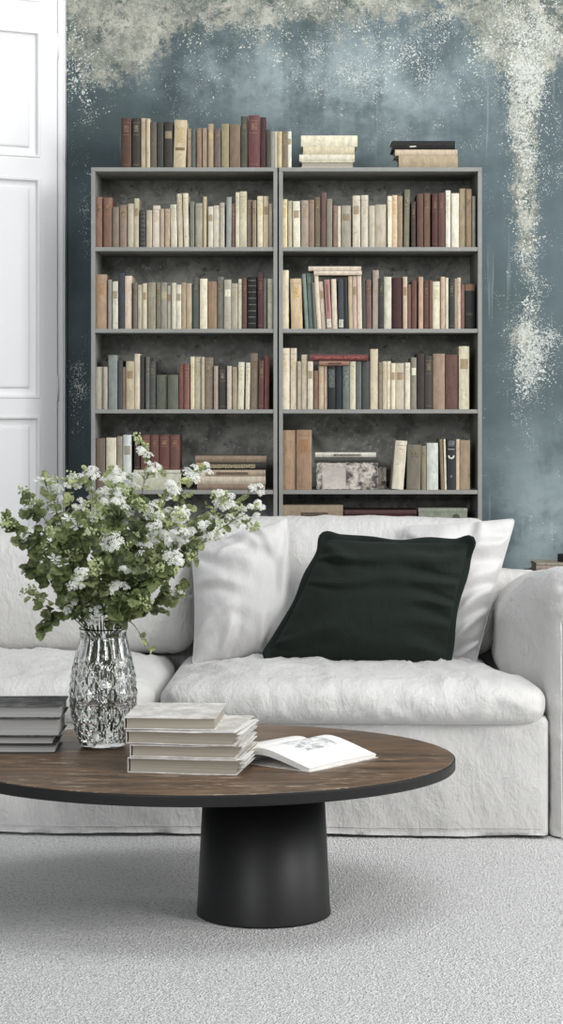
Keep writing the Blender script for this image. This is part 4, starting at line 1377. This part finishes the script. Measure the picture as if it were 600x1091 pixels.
# ------------------------------------------------------------------ vase with flowers
VC = at_table(110, 795); VC.z = TZ + .0005
K = F / VC.y
def vase():
    root = thing('vase', 'tall cut-glass vase with a diamond pattern holding white flowers', 'vase', VC)
    prof = [(.050, .0), (.056, .002), (.0615, .012), (.070, .034), (.079, .066), (.0845, .105), (.0855, .140), (.0815, .180), (.0745, .220), (.0665, .255), (.0605, .280), (.0600, .294), (.0625, .302)]
    def rad(z):
        for (r0, z0), (r1, z1) in zip(prof, prof[1:]):
            if z <= z1:
                t = (z - z0) / max(1e-6, z1 - z0); return r0 + (r1 - r0) * t
        return prof[-1][0]
    bm = bmesh.new(); n = 96; rows = 72; H = .302
    grid = []
    def tri(x): return 1 - abs(2 * (x - math.floor(x)) - 1)
    for j in range(rows + 1):
        zz = H * j / rows; r_ = []
        cut = smooth(.012, .03, zz) * (1 - smooth(.272, .290, zz))
        for i in range(n):
            a = 2 * math.pi * i / n
            s = 16 * i / n + zz / .040; t = 16 * i / n - zz / .040
            dm = min(tri(s), tri(t)); fl = tri(32 * i / n)
            k = smooth(.205, .235, zz)
            b = cut * ((.0042 * dm - .0012) * (1 - k) + k * (.0026 * fl - .0010))
            r = rad(zz) + b
            r_.append(bm.verts.new((r * math.cos(a), r * math.sin(a), zz)))
        grid.append(r_)
    for j in range(rows):
        for i in range(n):
            a, b = grid[j][i], grid[j][(i + 1) % n]; c, d = grid[j + 1][i], grid[j + 1][(i + 1) % n]
            if (i + j) % 2 == 0: bm.faces.new((a, b, c)); bm.faces.new((b, d, c))
            else: bm.faces.new((a, d, c)); bm.faces.new((a, b, d))
    inner = []
    m = n; irows = 16
    for j in range(irows + 1):
        zz = H - .0015 - (H - .0015 - .016) * j / irows
        r = max(.02, rad(zz) - .0058) if j > 0 else rad(H) - .004
        inner.append([bm.verts.new((r * math.cos(2 * math.pi * i / m), r * math.sin(2 * math.pi * i / m), zz)) for i in range(m)])
    for a, b in zip(inner, inner[1:]):
        for i in range(m): bm.faces.new((a[i], a[(i + 1) % m], b[(i + 1) % m], b[i]))
    bm.faces.new(inner[-1]); bm.faces.new(grid[0][::-1])
    lip = [bm.verts.new(((rad(H) - .0005) * math.cos(2 * math.pi * i / m), (rad(H) - .0005) * math.sin(2 * math.pi * i / m), H + .002)) for i in range(m)]
    for i in range(m): bm.faces.new((lip[i], lip[(i + 1) % m], inner[0][(i + 1) % m], inner[0][i]))
    for i in range(n): bm.faces.new((grid[-1][i], grid[-1][(i + 1) % n], lip[(i + 1) % n], lip[i]))
    mesh_obj('glass_body', bm, M['glass'], root)
    bm = bmesh.new(); WL = .113
    pr = [(.018, .0168)] + [(rad(z) - .0064, z) for z in (.0172, .03, .045, .06, .08, .10, WL)]
    lathe(bm, pr, 44, True)
    w = tag(mesh_obj('water', bm, M['water'], None, True), 'clear water standing in the cut-glass vase', 'water'); w.location = VC
vase()

rf = random.Random(21)
def rv(s): return Vector((rf.uniform(-s, s), rf.uniform(-s, s), rf.uniform(-s, s)))
def leaf(bm, base, d, up, L, W, lobes=True):
    d = d.normalized(); s = d.cross(up)
    if s.length < 1e-4: s = d.cross(Vector((1, 0, 0)))
    s.normalize(); n = s.cross(d).normalized()
    prof = [(0, 0), (.14, .34), (.30, .50), (.42, .40), (.52, .52), (.70, .36), (.80, .40), (.92, .16), (1, 0)] if lobes else [(0, 0), (.2, .34), (.45, .5), (.75, .32), (1, 0)]
    mid = [bm.verts.new(base + d * (L * t) - n * (L * .22 * t * t)) for t, _ in prof]
    for sg in (-1, 1):
        prev = mid[0]
        out = []
        for k, (t, w) in enumerate(prof[1:-1], 1):
            out.append(bm.verts.new(base + d * (L * t) + s * (sg * W * w) + n * (W * .22 * w - L * .22 * t * t + rf.uniform(-.04, .04) * L)))
        for k in range(1, len(prof) - 1):
            a = out[k - 1]
            f = (mid[k - 1], a, mid[k]) if k == 1 else (mid[k - 1], out[k - 2], a, mid[k])
            bm.faces.new(f if sg > 0 else f[::-1])
        f = (mid[-2], out[-1], mid[-1]); bm.faces.new(f if sg > 0 else f[::-1])
def floret(bm, c, n, R):
    n = n.normalized(); a = n.orthogonal().normalized(); b = n.cross(a); ph = rf.random() * 6
    o = bm.verts.new(c)
    for k in range(5):
        t = ph + k * 1.2566
        p = [c + (a * math.cos(t + q) + b * math.sin(t + q)) * (R * r) + n * (R * h) for q, r, h in ((-.42, .72, .14), (0, 1.0, .22), (.42, .72, .14))]
        bm.faces.new([o] + [bm.verts.new(x) for x in p])
def umbel(bm, c, n, R, k, fr):
    n = n.normalized(); a = n.orthogonal().normalized(); b = n.cross(a)
    for i in range(k):
        rr = math.sqrt((i + .5) / k); t = i * 2.39996
        off = (a * math.cos(t) + b * math.sin(t)) * (R * rr) + n * (R * .42 * (1 - rr * rr)) + rv(R * .10)
        floret(bm, c + off, (n + (a * math.cos(t) + b * math.sin(t)) * rr * .8 + rv(.25)), fr * rf.uniform(.8, 1.2))
def spray(bm, c, R, k):
    for i in range(k):
        p = c + rv(R) * .8; r = rf.uniform(.0022, .0038)
        q = bmesh.ops.create_icosphere(bm, subdivisions=1, radius=r, matrix=Matrix.Translation(p))

# px, py, depth offset, number of leaves, leaf kind, flower kinds along it, label or None
TIPS = [
 (157, 486, .02, 26, 'L', 'wwb', 'flowering stem rising highest out of the vase, before the red volumes'),
 (97, 506, .03, 22, 'L', 'WWw', 'stem with large white flower heads in front of the bookcase edge'),
 (125, 508, -.05, 24, 'L', 'Ww', None), (140, 512, .08, 22, 'L', 'wb', None),
 (48, 514, .06, 26, 'L', 'Pb', 'stem with pale round leaves reaching up before the white door'),
 (70, 512, -.03, 26, 'L', 'b', None), (36, 530, .10, 22, 'D', 'b', None),
 (10, 556, .02, 30, 'D', 'b', 'dark leafy stem reaching farthest toward the door side'),
 (24, 575, -.06, 22, 'D', 'P', None), (32, 602, .04, 20, 'D', 'b', None),
 (44, 668, -.08, 14, 'D', '', 'drooping stem ending in one dark leaf cluster beside the vase'),
 (32, 634, -.02, 8, 'L', 'b', 'thin twig with tiny buds hanging low over the back cushion'),
 (78, 645, -.10, 18, 'D', 'w', None),
 (205, 508, .03, 18, 'L', 'Ww', 'stem with a white flower head before the flat pile on the shelf'),
 (184, 520, -.04, 24, 'L', 'Ww', None),
 (233, 528, .05, 14, 'L', 'bww', None),
 (276, 520, .04, 10, 'L', 'wwbb', 'thin spray reaching farthest toward the green pillow, small white blossoms at its end'),
 (274, 542, -.02, 10, 'L', 'wwb', None),
 (248, 556, .02, 16, 'L', 'wbw', None),
 (222, 562, -.08, 20, 'D', 'WP', None), (212, 578, .06, 18, 'L', 'Ww', None),
 (194, 548, -.10, 26, 'L', 'WP', None), (196, 596, -.05, 22, 'D', 'P', None),
 (188, 634, -.04, 18, 'D', 'w', 'leafy stem leaning low toward the white pillow'),
 (176, 606, -.14, 24, 'D', 'bW', None), (160, 545, -.14, 28, 'D', 'Ww', None), (130, 540, -.16, 30, 'D', 'w', None),
 (104, 545, -.14, 28, 'L', 'bw', None), (82, 560, -.12, 28, 'D', 'Pb', None), (58, 572, -.12, 26, 'D', 'b', None),
 (66, 606, -.12, 24, 'D', 'bP', None), (98, 606, -.18, 24, 'L', 'bw', None), (136, 600, -.19, 26, 'D', 'w', None),
 (120, 576, -.2, 26, 'D', 'Wb', None), (152, 640, -.14, 20, 'D', 'b', None), (100, 655, -.12, 16, 'D', 'W', None), (128, 655, -.14, 16, 'D', '', None),
 (60, 545, .02, 24, 'L', 'P', None), (168, 575, .06, 24, 'L', 'b', None), (110, 530, .12, 24, 'L', 'W', None), (150, 575, -.1, 24, 'L', 'Wb', None),
 (155, 690, -.08, 5, 'L', '', 'tiny tendril curling down over the vase rim'),
]
def branch(px, py, dy, nl, kind, fl, label):
    tip = PX(px, py, VC.y + dy) - VC
    a = rf.uniform(0, 6.28)
    foot = Vector((.03 * math.cos(a), .03 * math.sin(a), rf.choice([.022, .04, .12, .17, .20, .22]) + rf.uniform(0, .015)))
    drop = tip.z < .335
    hd = Vector((tip.x, tip.y, 0)); hl = max(.001, hd.length)
    neck = hd / hl * min(.042, hl * .3) + Vector((rf.uniform(-.012, .012), rf.uniform(-.012, .012), .300))
    if neck.xy.length > .046: neck = Vector((neck.x * .046 / neck.xy.length, neck.y * .046 / neck.xy.length, .30))
    if drop: mid = neck.lerp(tip, .5) + Vector((0, 0, .085))
    else: mid = neck.lerp(tip, .52) + Vector((0, 0, .02 + .12 * hl)) + Vector((rf.uniform(-.02, .02), rf.uniform(-.02, .02), 0))
    pts = []
    for i in range(7): pts.append(foot.lerp(neck, i / 6))
    for i in range(1, 19):
        t = i / 18; pts.append(neck * (1 - t) ** 2 + mid * (2 * t * (1 - t)) + tip * t * t)
    lab = label or ('leafy dark green stem among the bouquet in the vase' if kind == 'D' else 'light green flowering stem among the bouquet in the vase')
    root = thing('flower_stem', lab, 'flower', VC, 0, None if label else ('dark leafy stems of the bouquet' if kind == 'D' else 'light green stems of the bouquet'))
    bs = bmesh.new(); tube(bs, pts, .0021, .0007, 6)
    bl = bmesh.new()
    fp = pts[6:]
    def along(t):
        x = t * (len(fp) - 1); i = min(len(fp) - 2, int(x)); return fp[i].lerp(fp[i + 1], x - i), (fp[i + 1] - fp[i]).normalized()
    twigs = []
    for k in range(max(2, nl // 3)):
        t = .30 + .70 * (k + rf.random()) / max(2, nl // 3); t = min(.99, t)
        p, d = along(t)
        dd = (d * .8 + rv(1.0) + Vector((0, 0, .25))).normalized(); L = rf.uniform(.025, .075) * (1.1 - .3 * t)
        q = p + dd * L; md = p.lerp(q, .5) + Vector((0, 0, .006))
        tube(bs, [p, md, q], .0010, .0005, 4); twigs.append((p, q, dd))
        big = (kind == 'D')
        for e in range(rf.choice([4, 5, 6])):
            f = rf.uniform(.25, 1.0); b = p.lerp(q, f)
            LL = rf.uniform(.017, .033) if big else rf.uniform(.011, .023)
            leaf(bl, b, dd * .5 + rv(1.0) + Vector((0, -.25, -.10)), (Vector((0, -.75, .75)) + rv(.6)), LL, LL * rf.uniform(.8, 1.05), True)
    for k in range(nl):
        t = min(.995, .18 + .82 * (k + rf.random()) / nl); p, d = along(t)
        LL = rf.uniform(.018, .036) if kind == 'D' else rf.uniform(.012, .025)
        leaf(bl, p + rv(.004), d * .6 + rv(1.0), (Vector((0, -.75, .75)) + rv(.6)), LL, LL * rf.uniform(.75, 1.0), rf.random() < .8)
    mesh_obj('stem', bs, M['stem_green'], root, True)
    mesh_obj('foliage', bl, M['leaf_dark' if kind == 'D' else 'leaf_light'], root)
    if kind == 'L' and nl > 12: fl = fl + 'wbw'
    elif nl > 21: fl = fl + 'b'
    for k, ch in enumerate(fl):
        if k == 0: p, d = pts[-1].copy(), (pts[-1] - pts[-2]).normalized()
        else:
            tw = rf.choice(twigs[len(twigs) // 3:]); p, d = tw[1].copy(), tw[2]
        nn = (d * .5 + Vector((rf.uniform(-.4, .4), -.75, .7)))
        bm = bmesh.new()
        if ch == 'W': 
            umbel(bm, p, nn, rf.uniform(.020, .028), 30, .0062)
            for e in range(2): umbel(bm, p + rv(.017), nn + rv(.5), rf.uniform(.010, .016), 14, .0058)
        elif ch == 'w':
            for e in range(4): umbel(bm, p + rv(.020), nn + rv(.5), rf.uniform(.008, .013), 11, .0050)
        elif ch == 'P':
            floret(bm, p, nn, .024); floret(bm, p + rv(.02), nn + rv(.5), .020)
        elif ch == 'b':
            for e in range(3): spray(bm, p + rv(.018), .013, 13)
        o = mesh_obj({'W': 'flower_head', 'w': 'blossoms', 'P': 'petals', 'b': 'buds'}[ch], bm, M['bud_green' if ch == 'b' else 'petal'], root)
        o['label'] = {'W': 'white flower head', 'w': 'small white blossoms', 'P': 'large white petals', 'b': 'pale green buds'}[ch]
for tp in TIPS: branch(*tp)

# ------------------------------------------------------------------ books on a small table behind the arm
def side():
    Y = 7.22
    a = PX(571, 0, Y).x; zt = PX(0, 612.0, Y).z
    t = thing('side_table', 'small dark wooden side table standing behind the sofa arm', 'side table', (a + .20, Y + .13, 0))
    mesh_obj('table_top', bxm(-.21, .23, -.14, .14, zt - .022, zt, bev=.003), M['side_wood'], t)
    for x in (-.19, .19):
        for y in (-.12, .10): mesh_obj('leg', bxm(x, x + .025, y, y + .025, 0, zt - .022, bev=.002), M['side_wood'], t)
    gp = 'books behind the sofa arm'
    z = zt + .0004
    z = flat_px(569.6, 640, 609.2, 611.8, z, (92, 62, 56), 'dark reddish book at the bottom of the pile behind the sofa arm', gp, Y=Y, depth=.17)
    z = flat_px(571.5, 641, 602.4, 608.8, z, (150, 126, 112), 'brown book in the middle of the pile behind the sofa arm', gp, Y=Y, depth=.17)
    z = flat_px(571.8, 640, 599.2, 601.8, z, (150, 142, 128), 'pale thin book topmost of the pile behind the sofa arm', gp, Y=Y, depth=.17)
    x = PX(597, 0, Y).x
    r = thing('small_black_jar', 'small black jar standing on the books behind the sofa arm', 'jar', (x + .028, Y + .07, z))  # unidentified black object, modelled as a small open jar
    bm = bmesh.new(); lathe(bm, [(.026, 0), (.028, .002), (.028, .024), (.026, .026), (.023, .026), (.022, .008)], 32, True); mesh_obj('cup', bm, M['dark_metal'], r, True)
side()

# ------------------------------------------------------------------ light, camera, colour
w = bpy.data.worlds.new('room_light'); SC.world = w; w.use_nodes = True
bg = w.node_tree.nodes['Background']; bg.inputs[0].default_value = (0.93, 0.97, 1.0, 1); bg.inputs[1].default_value = 0.30
def area(name, loc, target, sx, sy, power, col=(1, 1, 1)):
    l = bpy.data.lights.new(name, 'AREA'); l.shape = 'RECTANGLE'; l.size = sx; l.size_y = sy; l.energy = power; l.color = col
    o = bpy.data.objects.new(name, l); COL.objects.link(o); o.location = loc
    o.rotation_euler = (Vector(target) - Vector(loc)).to_track_quat('-Z', 'Y').to_euler(); return o
area('window_daylight', (4.6, 2.0, 3.5), (-0.2, 7.0, 0.9), 2.0, 2.4, 230, (1.0, 0.985, 0.965))
area('side_window_daylight', (4.1, 5.5, 1.9), (0.0, 5.6, 0.6), 1.4, 2.2, 62, (1.0, 0.99, 0.975))
area('skylight_daylight', (0.9, 5.0, 4.3), (0.0, 6.3, 0.4), 2.2, 1.6, 62, (0.97, 0.985, 1.0))
area('front_left_fill', (-2.4, -1.6, 3.0), (-0.3, 7.3, 1.3), 2.0, 2.4, 170, (0.97, 0.985, 1.0))  # added fill lamp behind the camera, brightens the wall and shelf backs

cam = bpy.data.cameras.new('camera'); co = bpy.data.objects.new('camera', cam); COL.objects.link(co)
co.location = (0, 0, EYE); co.rotation_euler = (math.radians(90), 0, 0)
cam.sensor_width = 36; cam.sensor_fit = 'AUTO'; cam.lens = F / 1091 * 36
cam.shift_y = -(545.5 - HOR) / 1091
cam.clip_end = 60; SC.camera = co
SC.view_settings.view_transform = 'Standard'; SC.view_settings.look = 'None'
SC.view_settings.exposure = 0.0; SC.view_settings.gamma = 1.0; SC.view_settings.use_curve_mapping = False
SC.cycles.max_bounces = 10; SC.cycles.transmission_bounces = 10; SC.cycles.use_denoising = True
